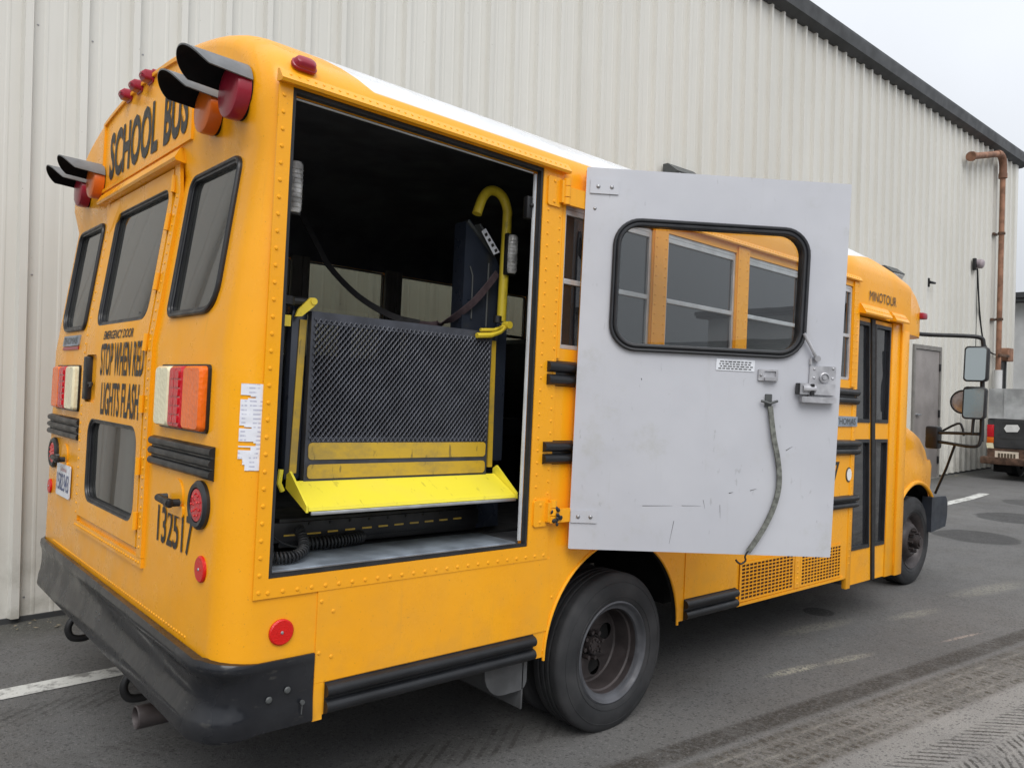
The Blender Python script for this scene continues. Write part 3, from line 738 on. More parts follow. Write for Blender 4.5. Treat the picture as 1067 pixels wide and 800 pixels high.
CS = [(1.13, 0), (1.5, 0), (5.6, 0), (6.28, 0)]
rings = [section(1.17, .05, 2.50, .36, .906, 0), section(5.6, .05, 2.50, .36, .906, 0), section(6.27, .05, 2.44, .25, .906, 0)]
Vc = [[cb.verts.new(p) for p in r] for r in rings]; skin(cb, Vc)
for f in cb.faces: f.material_index = 1
box(cb, (1.08, .03, .2), (6.24, 2.63, .868), mi=2)
box(cb, (1.155, -.1, .907), (2.325, .12, 2.553))
for a, b in WIN_R: box(cb, (a, -.1, WZ[0]), (b, .12, WZ[1]))
for a, b in WIN_L: box(cb, (a, 2.5, WZ[0]), (b, 2.8, WZ[1]+.02))
box(cb, (5.46, -.1, .2), (6.205, .35, 2.25))
for yy in ((-.1, .8), (1.86, 2.8)): cyl(cb, (2.955, yy[0], .385), (2.955, yy[1], .385), .492, 48, mi=2)
for _, a, b, c_, d_ in REARW+[('low',)+LOWW]:
    plate(cb, rrect(a, b, c_, d_, .07), [], lambda s, t, h: (h, s, t), .9, 1.32)
cut = finish(cb, ['shell', 'interior', 'underside'], None)
me = boolean(base, cut)
bm = NB(); bm.from_mesh(me)
# rivets, seams and small raised strips live on the panels they belong to
rivets(bm, line_pts((2.35, .655), (.31, .655), 74), FR, .006, .004)
rivets(bm, [(1.30+.27*0, 0)][:0], FS)
for zq in (.80, .70, .60, .50): rivets(bm, [(1.36, zq)], FS)
rivets(bm, [(1.35, .72), (1.35, .56), (1.41, .80), (1.41, .64), (1.39, .50), (2.46, .43), (2.46, .55), (2.50, .66)], FS)
rivets(bm, line_pts((5.42, 1.0), (5.42, 2.2), 26), FS, .006)
rivets(bm, line_pts((3.53, .56), (3.53, .86), 5), FS, .006)
o = obj('body_shell', bm, ['shell', 'interior', 'underside'], BUS, 28)
# panel seams as thin dark grooves: narrow proud lap strips
def lap(name, s0, s1, t0, t1, F=FS, th=.004, mat='yellow', holes=None, bev=False, rv=None, parent=None):
    bm = NB(); plate(bm, [(s0, t0), (s1, t0), (s1, t1), (s0, t1)], holes or [], F, 0, th)
    if rv: rivets(bm, rv, lambda s, t, h: F(s, t, h+th))
    return obj(name, bm, mat, parent or BUS, 20)
lap('side_panel', 1.338, 2.475, .516, .838, th=.0045, rv=[(1.352, .80), (1.352, .62), (1.40, .76), (1.40, .60)]+line_pts((1.5, .83), (2.4, .83), 2)[:0])
lap('side_panel', 3.50, 4.0, .515, .84, th=.0045)
lap('side_panel', 1.338, 1.375, .385, .515, th=.0045)
# riveted frame round the lift doorway
bm = NB()
plate(bm, [(1.10, .838), (2.455, .838), (2.455, 2.56), (1.10, 2.56)], [[(1.150, .902), (2.330, .902), (2.330, 2.557), (1.150, 2.557)]], FS, .0, .007)
F7 = lambda s, t, h: FS(s, t, h+.007)
rivets(bm, line_pts((1.118, .86), (1.118, 2.52), 30), F7); rivets(bm, line_pts((1.15, .856), (2.43, .856), 25), F7)
rivets(bm, line_pts((2.365, 1.0), (2.365, 2.38), 27), F7, .006); rivets(bm, line_pts((2.438, 1.02), (2.438, 2.36), 26), F7, .006)
obj('doorway_frame', bm, 'yellow', BUS, 20)
bm = NB()      # rubber seal and inner aluminium edge round the opening
plate(bm, [(1.151, .903), (2.329, .903), (2.329, 2.556), (1.151, 2.556)], [[(1.163, .914), (2.317, .914), (2.317, 2.540), (1.163, 2.540)]], FS, -.022, .003)
obj('door_seal', bm, 'rubber', BUS)
bm = NB(); box(bm, (2.305, .024, .925), (2.316, .034, 2.53)); box(bm, (1.165, .06, .93), (1.169, .066, 2.52)); box(bm, (1.18, .030, 2.531), (2.300, .036, 2.536)); obj('edge_trim', bm, 'strip_white', BUS)
bm = NB(); box(bm, (2.272, .03, 2.33), (2.306, .06, 2.43), .006); dome(bm, (2.296, .028, 2.39), (0, -1, 0), .010, .010, 10, 3); obj('door_switch', bm, 'black', BUS)
# threshold and lift floor
bm = NB(); box(bm, (1.168, .040, .9065), (2.30, .30, .918), .003); box(bm, (1.168, .036, .88), (2.30, .042, .914)); obj('door_sill', bm, 'sill', BUS)
bm = NB(); box(bm, (1.18, .302, .9065), (6.2, 2.60, .914)); obj('interior_floor', bm, 'floor_int', BUS)
# drip rail above the doorway
bm = NB()
loft(bm, [[(x, .004, 2.562), (x, -.034, 2.556), (x, -.040, 2.566), (x, -.012, 2.602), (x, .004, 2.606)] for x in (1.095, 2.47)])
rivets(bm, [], FS)
FDr = lambda s, t, h: (s, -.024-h*.7, 2.586+h*.7)
for i in range(44): dome(bm, FDr(1.13+i*.0305, 0, 0), (0, -.75, .6), .006, .004, 6, 2)
obj('drip_rail', bm, 'yellow', BUS, 20)
bm = NB()
loft(bm, [[(x, .004, 2.475), (x, -.022, 2.470), (x, -.026, 2.478), (x, -.006, 2.506), (x, .004, 2.508)] for x in (2.48, 5.44)])
for i in range(96): dome(bm, (2.5+i*.0305, -.016, 2.492), (0, -.75, .6), .005, .004, 6, 2)
obj('drip_rail', bm, 'yellow', BUS, 20)
# riveted roof bow strip near the rear
def roof_strip(name, x, w_, z_off=.004, th0=0.05, th1=PI-.05, mat='yellow'):
    bm = NB(); A = []
    for k in range(41):
        th = th0+(th1-th0)*k/40
        A.append([(xx, CY-(CY+h)*math.cos(th), 2.56+(.417+h)*math.sin(th)) for xx, h in ((x, 0.0), (x, z_off), (x+w_, z_off), (x+w_, 0.0))])
    loft(bm, A); return bm
# black rub rails
def rub(name, s0, s1, t0, t1, F=FS, n_=2, d=.026, ends=True, mat='rail'):
    bm = NB(); hh = (t1-t0)/n_; pr = [(t0, .001)]
    for k in range(n_):
        b0 = t0+k*hh
        for q in range(9): th = PI*q/8; pr.append((b0+hh/2-hh*.42*math.cos(th), .006+d*math.sin(th)))
    pr.append((t1, .001))
    loft(bm, [[F(s, t, h) for t, h in pr] for s in (s0, s1)])
    o_ = obj(name, bm, mat, BUS, 40); bm = NB()
    for k in range(max(2, int(abs(s1-s0)/.16))):
        s = s0+(s1-s0)*(k+.5)/max(2, int(abs(s1-s0)/.16))
        for t in (t0+.006, t1-.006): dome(bm, F(s, t, .003), Vector(F(s, t, .02))-Vector(F(s, t, 0)), .006, .005, 6, 2)
    return o_
rub('rub_rail', 2.40, 5.455, 1.605, 1.720); rub('rub_rail', 2.395, 5.5, 1.255, 1.362); rub('rub_rail', 3.62, 5.5, .885, .978)
rub('rub_rail', 1.382, 2.392, .40, .512, n_=2); rub('rub_rail', 3.502, 4.0, .40, .512, n_=2)
rub('rub_rail', 1.25, 5.4, 1.605, 1.720, FL); rub('rub_rail', 1.25, 5.4, 1.255, 1.362, FL); rub('rub_rail', 1.40, 2.38, .40, .512, FL); rub('rub_rail', 3.52, 5.4, .40, .512, FL)
rub('rub_rail', .12, .76, 1.218, 1.333, FR, 3, .016); rub('rub_rail', 1.90, 2.56, 1.225, 1.338, FR, 3, .016)
# flared lip of the wheel arches
for yy, sg in ((0, 1), (2.66, -1)):
    bm = NB(); tube(bm, [(2.955+.493*math.cos(a), yy-.002*sg, .385+.493*math.sin(a)) for a in [PI*(k/36) for k in range(37)]], .007, 8); obj('wheel_arch_lip', bm, 'yellow', BUS, 40)

# side windows
def side_window(a, b, F, gl, yi, mat_in='frame_al'):
    z0, z1 = WZ[0], WZ[1]+(.02 if yi > 1 else 0)
    bm = NB(); box(bm, (a+.004, yi-.003, z0+.004), (b-.004, yi+.003, z1-.004)); pane = obj('window', bm, gl, BUS, 20)
    bm = NB(); Fh = lambda s, t, h: (s, yi-h if yi < 1 else yi+h, t)
    rr_ring(bm, a+.002, b-.002, z0+.002, z1-.002, .02, .018 if yi < 1 else .010, Fh, -.012, .014)
    zb = 2.083
    box(bm, (a+.02, yi-.016, zb-.012), (b-.02, yi+.012, zb+.012), .003); 
    if yi < 1: box(bm, (a+.02, yi-.014, z1-.045), (b-.02, yi+.010, z1-.021), .002)
    obj('window_frame', bm, mat_in, pane, 20)
for a, b in WIN_R: side_window(a, b, FS, 'glass_side', .022)
for a, b in WIN_L: side_window(a, b, FL, 'glass_far', 2.638, 'int_post')
for i, xx in enumerate((2.455, 3.12, 3.885, 4.625, 5.355)):     # riveted window posts
    wd = (.018, .11, .115, .105, .06)[i]
    bm = NB(); plate(bm, [(xx, 1.73), (xx+wd, 1.73), (xx+wd, 2.468), (xx, 2.468)], [], FS, 0, .009)
    if wd > .05:
        for q in (.16, .84): rivets(bm, line_pts((xx+wd*q, 1.76), (xx+wd*q, 2.44), 15), lambda s, t, h: FS(s, t, h+.009), .0055, .004)
    obj('window_post', bm, 'yellow', BUS, 20)
for i in range(5):   # posts seen inside the far wall
    x0, x1 = WIN_L[i][1], WIN_L[i+1][0]
    bm = NB(); box(bm, (x0-.012, 2.575, 1.70), (x0+.040, 2.609, 2.47), .004); box(bm, (x1-.040, 2.575, 1.70), (x1+.012, 2.609, 2.47), .004); box(bm, (x0+.041, 2.59, 1.70), (x1-.041, 2.609, 2.47)); obj('inner_post', bm, 'int_post', BUS)
bm = NB(); box(bm, (1.2, 2.52, 1.70), (6.1, 2.612, 1.765), .01); obj('window_ledge', bm, 'interior', BUS)

# lower louvre panels (air intake grilles)
for s0, s1 in ((4.03, 4.655), (4.735, 5.30)):
    bm = NB(); nx = int((s1-s0-.03)/.0405); nz_ = 10; px_ = (s1-s0-.03)/nx; pz = (.222-.014)/nz_
    holes = []
    for i in range(nx):
        for k in range(nz_):
            off = (k % 2)*.0; a0 = s0+.015+i*px_+.004; c0 = .432+k*pz+.004
            holes.append([(a0, c0), (a0+px_-.0065, c0), (a0+px_-.0065, c0+pz-.0065), (a0, c0+pz-.0065)])
    plate(bm, [(s0, .424), (s1, .424), (s1, .652), (s0, .652)], holes, FS, .006, .010)
    box(bm, (s0, -.006, .424), (s1, -.001, .43)); g = obj('vent_grille', bm, 'yellow', BUS, 20)
    bm = NB(); plate(bm, [(s0+.006, .43), (s1-.006, .43), (s1-.006, .646), (s0+.006, .646)], [], FS, .001, .003); obj('grille_back', bm, 'perf', g, 20)
bm = NB(); plate(bm, [(4.0, .403), (5.34, .403), (5.34, .42), (4.0, .42)], [], FS, 0, .014); plate(bm, [(4.662, .424), (4.728, .424), (4.728, .652), (4.662, .652)], [], FS, 0, .012); rivets(bm, line_pts((4.695, .45), (4.695, .63), 6), lambda s, t, h: FS(s, t, h+.012)); obj('grille_frame', bm, 'yellow', BUS, 20)

# ---- passenger entry door
dy = .050
bm = NB()   # jamb reveal on the front side and step well
box(bm, (6.065, .012, .325), (6.203, .055, 2.248), .006); box(bm, (6.207, -.004, .322), (6.335, .03, 2.20), .006); obj('door_jamb', bm, 'yellow', BUS)
bm = NB(); box(bm, (5.395, -.0045, .322), (5.458, .03, 2.24), .004); rivets(bm, line_pts((5.425, .5), (5.425, 2.2), 36), lambda s, t, h: FS(s, t, h+.0045), .0055); obj('door_jamb', bm, 'yellow', BUS)
bm = NB(); box(bm, (5.47, .075, .33), (6.19, .9, .42)); box(bm, (5.46, .35, .40), (6.2, .36, .905)); box(bm, (5.47, .9, .42), (6.2, .92, .905)); obj('step_well', bm, 'interior', BUS)
def leaf(x0, x1, xb0, xb1):
    def Fx(s, t, h):
        k = (t-.33)/(2.235-.33); a = xb0+(x0-xb0)*k; b = xb1+(x1-xb1)*k; return (a+(b-a)*s, dy-h, t)
    bm = NB(); e = .09
    plate(bm, [(0, .332), (1, .332), (1, 2.238), (0, 2.238)], [rrect(e, 1-e, .585, 1.355, 0.0), rrect(e, 1-e, 1.495, 2.20, 0.0)], Fx, 0, .028)
    lf = obj('entry_door_leaf', bm, 'yellow', BUS, 20)
    for t0, t1 in ((.585, 1.355), (1.495, 2.20)):
        bm = NB(); plate(bm, [(e, t0), (1-e, t0), (1-e, t1), (e, t1)], [], Fx, .008, .012); gl = obj('glass', bm, 'glass_side', lf, 20)
        bm = NB(); plate(bm, [(e-.03, t0-.01), (1-e+.03, t0-.01), (1-e+.03, t1+.01), (e-.03, t1+.01)], [[(e+.03, t0+.015), (1-e-.03, t0+.015), (1-e-.03, t1-.015), (e+.03, t1-.015)]], Fx, .013, .034)
        obj('glazing_seal', bm, 'gasket', lf, 20)
    return lf
L1 = leaf(5.465, 5.685, 5.475, 5.84); L2 = leaf(5.752, 6.06, 5.895, 6.062)
bm = NB(); loft(bm, [[(a, dy-.04, z), (b, dy-.04, z), (b, dy-.002, z), (a, dy-.002, z)] for a, b, z in ((5.846, 5.89, .332), (5.690, 5.747, 2.238))]); obj('door_edge_rubber', bm, 'rubber', BUS, 20)
bm = NB(); loft(bm, [[(x, .004, 2.262), (x, -.045, 2.250), (x, -.05, 2.262), (x, -.01, 2.325), (x, .004, 2.328)] for x in (5.455, 5.90)])
loft(bm, [[(x, .004, 2.258), (x, -.045, 2.246), (x, -.05, 2.258), (x, -.01, 2.318), (x, .004, 2.32)] for x in (5.97, 6.21)])
for i in range(26): dome(bm, (5.475+i*.0285, -.033, 2.29), (0, -.8, .5), .006, .004, 6, 2)
obj('door_hood', bm, 'yellow', BUS, 20)
bm = NB(); tube(bm, [(5.52, .16, 1.0), (5.66, .20, .80), (5.74, .22, .66)], .013, 8); obj('grab_rail', bm, 'lift_yellow', BUS, 40)
# corner marker lamp and letters on the front cap
bm = NB(); box(bm, (6.60, .0, 2.335), (6.69, .06, 2.385), .01); obj('marker_lamp', bm, 'dkred', BUS)

# ---- front cap over the windscreen
CAPS = [(6.362, .008, 2.525, .265), (6.50, .016, 2.47, .20), (6.62, .035, 2.41, .145), (6.70, .065, 2.36, .10), (6.75, .11, 2.31, .07), (6.765, .16, 2.28, .05)]
bm = NB(); V = [[bm.verts.new(p) for p in section(x, i, z0, b, 2.185, 0, zl=(2.22, 2.25))] for x, i, z0, b in CAPS]; skin(bm, V); obj('front_cap', bm, 'shell', BUS, 40)
bm = NB(); text(bm, 'MINOTOUR', FS, 5.60, 6.06, 2.365, 2.435, .0, .006); obj('side_lettering', bm, 'ink', BUS)
# cab below the cap
bm = NB(); loft(bm, [[(6.362, .30, z), (xf, .34, z), (xf+.14, .9, z), (xf+.14, 1.76, z), (xf, 2.32, z), (6.362, 2.36, z)] for xf, z in ((7.0, 1.40), (6.62, 2.18))]); obj('windshield', bm, 'glass_dark', BUS, 20)
bm = NB(); box(bm, (6.362, .10, .55), (6.50, .22, 1.44), .01); box(bm, (6.362, .21, .5), (6.42, 2.45, 1.47)); obj('cowl_panel', bm, 'yellow', BUS)
# ---- hood and fenders
def hsec(x, hw, top, zb=.56):
    q = [(hw-.02, zb), (hw, .98), (hw+.004, 1.10), (hw-.012, 1.16), (hw-.03, top-.16), (hw-.055, top-.07), (hw-.11, top-.02), (hw-.22, top), (hw*.45, top+.03)]
    return [(x, CY-a, z) for a, z in q]+[(x, CY+a, z) for a, z in q[::-1]]
def front_fit(bm):      # fenders stand a little inside the body side
    for v_ in bm.verts: v_.co = Vector((v_.co.x*1.026, CY+(v_.co.y-CY)*.938, 1.54+(v_.co.z-1.54)*1.026))
    return bm
bm = NB(); loft(bm, [hsec(*s) for s in ((6.21, 1.13, 1.56), (6.77, 1.132, 1.53), (7.05, 1.132, 1.485), (7.28, 1.13, 1.42), (7.46, 1.11, 1.32), (7.58, 1.07, 1.20), (7.65, .98, 1.08))])
base = finish(bm, ['yellow', 'underside'], None)
cb = NB()
for yy in ((.0, .62), (2.04, 2.7)): cyl(cb, (7.12, yy[0], .50), (7.12, yy[1], .50), .475, 40, mi=1)
box(cb, (6.6, .3, .4), (7.45, 2.36, .95), mi=1)
me = boolean(base, finish(cb, ['yellow', 'underside'], None))
bm = NB(); bm.from_mesh(me); front_fit(bm); obj('hood', bm, ['yellow', 'underside'], BUS, 40)
for yy in (.198, 2.462):
    bm = NB(); tube(bm, [(7.12+.478*math.cos(a), yy, .50+.478*math.sin(a)) for a in [R(5)+R(168)*(k/30) for k in range(31)]], .018, 8); front_fit(bm); obj('wheel_arch_lip', bm, 'yellow', BUS, 40)
bm = NB(); loft(bm, [[(7.40+a, y, .53), (7.74+a*.3, y, .56), (7.775, y, .66), (7.775, y, .78), (7.73, y, .835), (7.40+a, y, .84)] for a, y in ((0, .17), (0, .26), (.2, .30), (.2, 2.36), (0, 2.40), (0, 2.49))]); front_fit(bm); obj('front_bumper', bm, 'bumper_front', BUS, 25)
bm = NB(); box(bm, (7.585, .5, .86), (7.61, 2.16, 1.10), .01); front_fit(bm); obj('radiator_grille', bm, 'black', BUS)
for yy in (.30, 2.1):
    bm = NB(); box(bm, (7.52, yy, .92), (7.61, yy+.26, 1.08), .02); front_fit(bm); obj('headlight', bm, 'clear', BUS)

# ---- wheels
def tyre_bm(cx, cz, y0, y1, r=.388, ri=.245, n=72, lugs=False):
    """y0 outer face, y1 inner face"""
    sg = 1 if y1 > y0 else -1; w_ = abs(y1-y0); P = lambda a, b, h: (cx+a, y0+sg*h, cz+b)
    bm = NB(); prof = [(ri-.004, .05), (ri, .018), (ri+.012, .008), (ri+.05, .000), (ri+.085, .004), (r-.028, .014), (r-.010, .022), (r-.001, .034)]
    gw = (w_-.068)/9
    for g in range(9):
        a = .034+g*gw
        if g in (2, 4, 6): prof += [(r, a), (r-.008, a+.002), (r-.008, a+gw-.002), (r, a+gw)]
        else: prof += [(r, a+gw*.5)]
    prof += [(r-.001, w_-.034), (r-.010, w_-.022), (r-.028, w_-.014), (ri+.05, w_), (ri, w_-.018), (ri-.004, w_-.05)]
    prof.sort(key=lambda p: 0)
    lathe(bm, prof, P, n)
    if lugs:
        for k in range(76):
            a = 2*PI*k/76
            for h, da in ((.026, 0), (w_-.026, .05)):
                c_ = Vector(P((r-.0065)*math.cos(a+da), (r-.0065)*math.sin(a+da), h)); rad = Vector((math.cos(a+da), 0, math.sin(a+da)))
                obox(bm, c_, rad, (0, 1, 0), rad.cross(Vector((0, 1, 0))), .006, .012, .009)
    for rr_, hh in ((ri+.03, .0035), (r-.045, .0085)):    # raised rings on the sidewall
        tube(bm, [P(rr_*math.cos(2*PI*k/64), rr_*math.sin(2*PI*k/64), hh) for k in range(64)], .0022, 5, closed=True)
    return bm
def rear_wheel(side):
    y0, sg = (.020, 1) if side == 'r' else (2.640, -1); cx, cz = 2.985, .316
    root = bpy.data.objects.new('rear_wheel', None)
    P = lambda a, b, h: (cx+a, y0+sg*h, cz+b)
    bm = tyre_bm(cx, cz, y0, y0+sg*.215)
    wl = obj('wheel', bm, 'tire', BUS, 30)
    bm = tyre_bm(cx, cz, y0+sg*.275, y0+sg*.49, lugs=False); obj('inner_tyre', bm, 'tire', wl, 30)
    bm = NB(); lathe(bm, [(.252, .030), (.250, .012), (.243, .008), (.236, .012), (.232, .022), (.224, .030), (.210, .034), (.206, .045)], P, 64); obj('rim_lip', bm, 'rim_lip', wl, 40)
    bm = NB(); lathe(bm, [(.206, .044), (.204, .075), (.196, .082), (.193, .13), (.188, .165), (.180, .172)], P, 64)
    Pd = lambda s, t, h: (cx+s, y0+sg*(.172+.10*max(0, .19-math.hypot(s, t))-h), cz+t)
    hs_ = [circ(.130*math.cos(a), .130*math.sin(a), .043, 18) for a in [R(20)+k*2*PI/4 for k in range(4)]]
    plate(bm, circ(0, 0, .182, 64), hs_+[circ(0, 0, .055, 24)], Pd, -.006, .0, step=.0)
    obj('rim', bm, 'rim', wl, 40)
    bm = NB(); cyl(bm, P(0, 0, .20), P(0, 0, .14), .045, 24, .04)
    for k in range(8):
        a = 2*PI*k/8+.2; c0 = P(.066*math.cos(a), .066*math.sin(a), .185); c1 = P(.066*math.cos(a), .066*math.sin(a), .14); cyl(bm, c0, c1, .011, 6)
    for k in range(8):
        a = 2*PI*k/8+.6; cyl(bm, P(.030*math.cos(a), .030*math.sin(a), .145), P(.030*math.cos(a), .030*math.sin(a), .13), .007, 6)
    obj('hub', bm, 'rim', wl, 30)
    bm = NB(); cyl(bm, P(0, 0, .19), P(0, 0, .5), .16, 32); obj('brake_drum', bm, 'underside', wl)
rear_wheel('r'); rear_wheel('l')
def front_wheel(y0, sg):
    cx, cz = 7.31, .445; P = lambda a, b, h: (cx+a, y0+sg*h, cz+b)
    wl = obj('wheel', tyre_bm(cx, cz, y0, y0+sg*.215), 'tire', BUS, 30)
    bm = NB(); lathe(bm, [(.25, .03), (.243, .01), (.232, .022), (.215, .034), (.206, .06), (.196, .075), (.165, .06), (.15, .035), (.125, .012), (.115, .010), (.10, .022), (.0, .024)], P, 56); obj('rim', bm, 'rim', wl, 40)
    bm = NB(); cyl(bm, P(0, 0, .03), P(0, 0, -.045), .062, 24, .055); cyl(bm, P(0, 0, -.045), P(0, 0, -.06), .04, 20)
    for k in range(8):
        a = 2*PI*k/8; cyl(bm, P(.088*math.cos(a), .088*math.sin(a), .02), P(.088*math.cos(a), .088*math.sin(a), -.022), .013, 6)
    obj('hub', bm, 'rim', wl, 30)
front_wheel(.277, 1); front_wheel(2.383, -1)
bm = NB(); plate(bm, rrect(2.17, 2.415, .255, .43, [.11, .04, .0, .0]), [], lambda s, t, h: (s, .05+h, t), 0, .008, step=0)
t_ = NB(); box(t_, (2.385, .05, .17), (2.395, .56, .62), .002); merge(bm, t_); obj('mud_flap', bm, 'flap', BUS)
bm = NB(); box(bm, (2.385, 2.08, .17), (2.395, 2.60, .62), .002); obj('mud_flap', bm, 'rubber', BUS)
# chassis
bm = NB()
for yy in (.86, 1.72): box(bm, (1.1, yy, .52), (7.3, yy+.08, .72))
cyl(bm, (2.957, .5, .324), (2.957, 2.16, .324), .075, 16); dome(bm, (2.957, 1.33, .324), (-1, 0, 0), .17, .19, 18, 5); dome(bm, (2.957, 1.33, .324), (1, 0, 0), .17, .17, 18, 5)
box(bm, (7.24, .5, .37), (7.36, 2.16, .47)); box(bm, (7.0, .9, .5), (7.5, 1.7, .72)); box(bm, (3.6, .2, .42), (4.5, .75, .80), .03); box(bm, (1.4, 1.0, .40), (2.3, 1.66, .70), .04)
obj('chassis', bm, 'underside', BUS)
bm = NB(); tube(bm, smooth_pts([(2.2, .75, .40), (1.6, .68, .36), (1.25, .65, .30), (1.12, .642, .28)], 4), .036, 16)
ex = obj('exhaust_pipe', bm, 'rust2', BUS, 40)
bm = NB(); lathe(bm, [(.038, .20), (.042, .14), (.043, .0), (.039, -.004), (.035, .006), (.034, .19)], lambda a, b, h: (.955+h+b*.0, .640+a, .275+b), 24); obj('exhaust_tip', bm, 'rim', ex, 40)
def tow_hook(y, x0=1.0, z=.33):
    bm = NB(); pts = [(x0+.08, y, z+.03), (x0+.0, y, z+.035), (x0-.03, y, z-.01), (x0-.01, y, z-.06), (x0+.05, y, z-.07), (x0+.075, y, z-.045)]
    tube(bm, smooth_pts(pts, 5), .017, 10); box(bm, (x0+.06, y-.03, z+.0), (x0+.16, y+.03, z+.08), .01); obj('tow_hook', bm, 'black', BUS, 40)
tow_hook(1.80); tow_hook(.87)

# ---- rear bumper: one pressed section swept round the back
def bumper():
    path = []    # (x, y, outward normal)
    n0 = 8
    xs = [1.333, 1.20, 1.13]
    for x in xs: path.append(((x, -.004), (0, -1)))
    for k in range(1, n0): th = PI/2*k/n0; path.append(((1.13-.125*math.sin(th), .121-.125*math.cos(th)), (-math.sin(th), -math.cos(th))))
    for k in range(0, 25): y = .121+(2.539-.121)*k/24; path.append(((.992, y), (-1, 0)))
    for k in range(1, n0): th = PI/2*k/n0; path.append(((1.13-.125*math.cos(th)-.0, 2.539+.125*math.sin(th)), (-math.cos(th), math.sin(th))))
    for x in xs[::-1]: path.append(((x, 2.662), (0, 1)))
    bm = NB(); rings = []
    for (p, nn) in path:
        rear = max(0, -nn[0])   # 1 on the back, 0 on the sides
        rl = rear*(1-.75*max(0, p[1])/2.66)
        prof = [(.0, .638), (.022*rl+.007, .637), (.028*rl+.008, .630), (.033*rl+.009, .614), (.029*rl+.008, .596), (.010*rl+.007, .578), (.003*rl+.006, .550), (.004*rl+.006, .500), (.022*rl+.006, .462), (.030*rl+.008, .450), (.033*rl+.010, .436), (.033*rl+.014, .388), (.026*rl+.012, .376), (.0, .378)]
        dz = .02*(1-rear)
        rings.append([(p[0]+nn[0]*o_, p[1]+nn[1]*o_, z+(dz*((.638-z)/.30) if z < .6 else -.012*(1-rear))) for o_, z in prof])
    loft(bm, rings); return bm
bp = obj('rear_bumper', bumper(), 'bumper', BUS, 40)
bm = NB()
for (x, z) in ((1.235, .52), (1.17, .50)): dome(bm, (x, -.015, z), (0, -1, 0), .012, .006, 10, 2)
cyl(bm, (1.288, -.020, .47), (1.288, -.028, .47), .008, 8); tube(bm, [(1.288, -.024, .465), (1.286, -.024, .43)], .002, 5)
for yy in (1.22, 1.27):
    for zz in (.525, .50): dome(bm, (.958, yy, zz), (-1, 0, 0), .006, .004, 8, 2)
obj('bolt', bm, 'dk_metal', bp)
# ---- rear windows and emergency door
def rear_window(a, b, z0, z1, rad, tag_):
    bm = NB(); plate(bm, rrect(a+.004, b-.004, z0+.004, z1-.004, [max(.01, q-.004) for q in rad]), [], FR, -.014, -.008, step=.2)
    g = obj('rear_window', bm, 'glass_rear', BUS, 20)
    bm = NB(); rr_ring(bm, a-.010, b+.010, z0-.010, z1+.010, [q+.01 for q in rad], .026, FR, -.020, .008, step=.2)
    gasket(bm, refine(rrect(a-.001, b+.001, z0-.001, z1+.001, rad), .2), FR, .0085, .008); gasket(bm, refine(rrect(a+.012, b-.012, z0+.012, z1-.012, [max(.01, q-.012) for q in rad]), .2), FR, .006, .002)
    obj('window_seal', bm, 'gasket', g, 40); return g
# s grows with y: s0 is the kerb side
rear_window(.22, .69, 1.80, 2.35, [.10, .04, .05, .05], 'r')
rear_window(1.97, 2.44, 1.80, 2.35, [.04, .10, .05, .05], 'l')
ED = []
bm = NB()
dl, dr_, dbm, dtp = .872, 1.815, .872, 2.425
holes = [rrect(.93, 1.71, 1.80, 2.36, .07), rrect(*LOWW, .075), rrect(1.60, 1.80, 1.43, 1.66, .03)]
plate(bm, [(dl, dbm), (dr_, dbm), (dr_, dtp), (dl, dtp)], holes, FR, .0, .016, step=.16)
edr = obj('emergency_door', bm, 'yellow', BUS, 20)
g = rear_window(.93, 1.71, 1.80, 2.36, [.09, .07, .05, .05], 'd'); g2 = rear_window(LOWW[0], LOWW[1], LOWW[2], LOWW[3], [.08]*4, 'low')
bm = NB(); tube(bm, [(1.022, y, z) for y, z in ((1.5, 1.33), (1.42, 1.30), (1.35, 1.10), (1.30, .98))], .004, 6); obj('inner_cord', bm, 'rubber', BUS)
# dark shut lines round the door
bm = NB(); plate(bm, [(dl-.012, dbm-.010), (dr_+.012, dbm-.010), (dr_+.012, dtp+.008), (dl-.012, dtp+.008)], [[(dl-.002, dbm), (dr_+.002, dbm), (dr_+.002, dtp), (dl-.002, dtp)]], FR, 0, .003, step=.12); obj('door_gap_seal', bm, 'gasket', BUS)
# riveted frame strips, hinge line with knuckles
bm = NB(); plate(bm, [(.800, .84), (.858, .84), (.858, 2.44), (.800, 2.44)], [], FR, 0, .014, step=.12); rivets(bm, line_pts((.829, .88), (.829, 2.42), 40), lambda s, t, h: FR(s, t, h+.014), .0065)
for zc in (.98, 1.20, 1.45, 1.70, 1.95, 2.2, 2.36): cyl(bm, FR(.866, zc-.035, .022), FR(.866, zc+.035, .022), .011, 10)
obj('door_hinge', bm, 'yellow', edr, 20)
bm = NB(); plate(bm, [(1.83, .84), (1.885, .84), (1.885, 2.44), (1.83, 2.44)], [], FR, 0, .012, step=.12); rivets(bm, line_pts((1.857, .88), (1.857, 2.42), 36), lambda s, t, h: FR(s, t, h+.012), .0065)
plate(bm, [(.80, .800), (1.885, .800), (1.885, .838), (.80, .838)], [], FR, 0, .012); rivets(bm, line_pts((.83, .819), (1.86, .819), 32), lambda s, t, h: FR(s, t, h+.012), .0065)
obj('door_surround', bm, 'yellow', BUS, 20)
# header ledge above the emergency door
bm = NB(); ys = (.775, 1.955)
loft(bm, [[(RX(2.43)-.001, y, 2.43), (RX(2.43)-.042, y, 2.437), (RX(2.43)-.048, y, 2.447), (1.045, y, 2.487), (1.052, y, 2.492), (1.06, y, 2.492)] for y in ys])
for i in range(42): y = .80+i*.0275; dome(bm, (1.040, y, 2.463), (-.9, 0, .25), .0055, .004, 6, 2)
obj('header_rail', bm, 'yellow', BUS, 20)
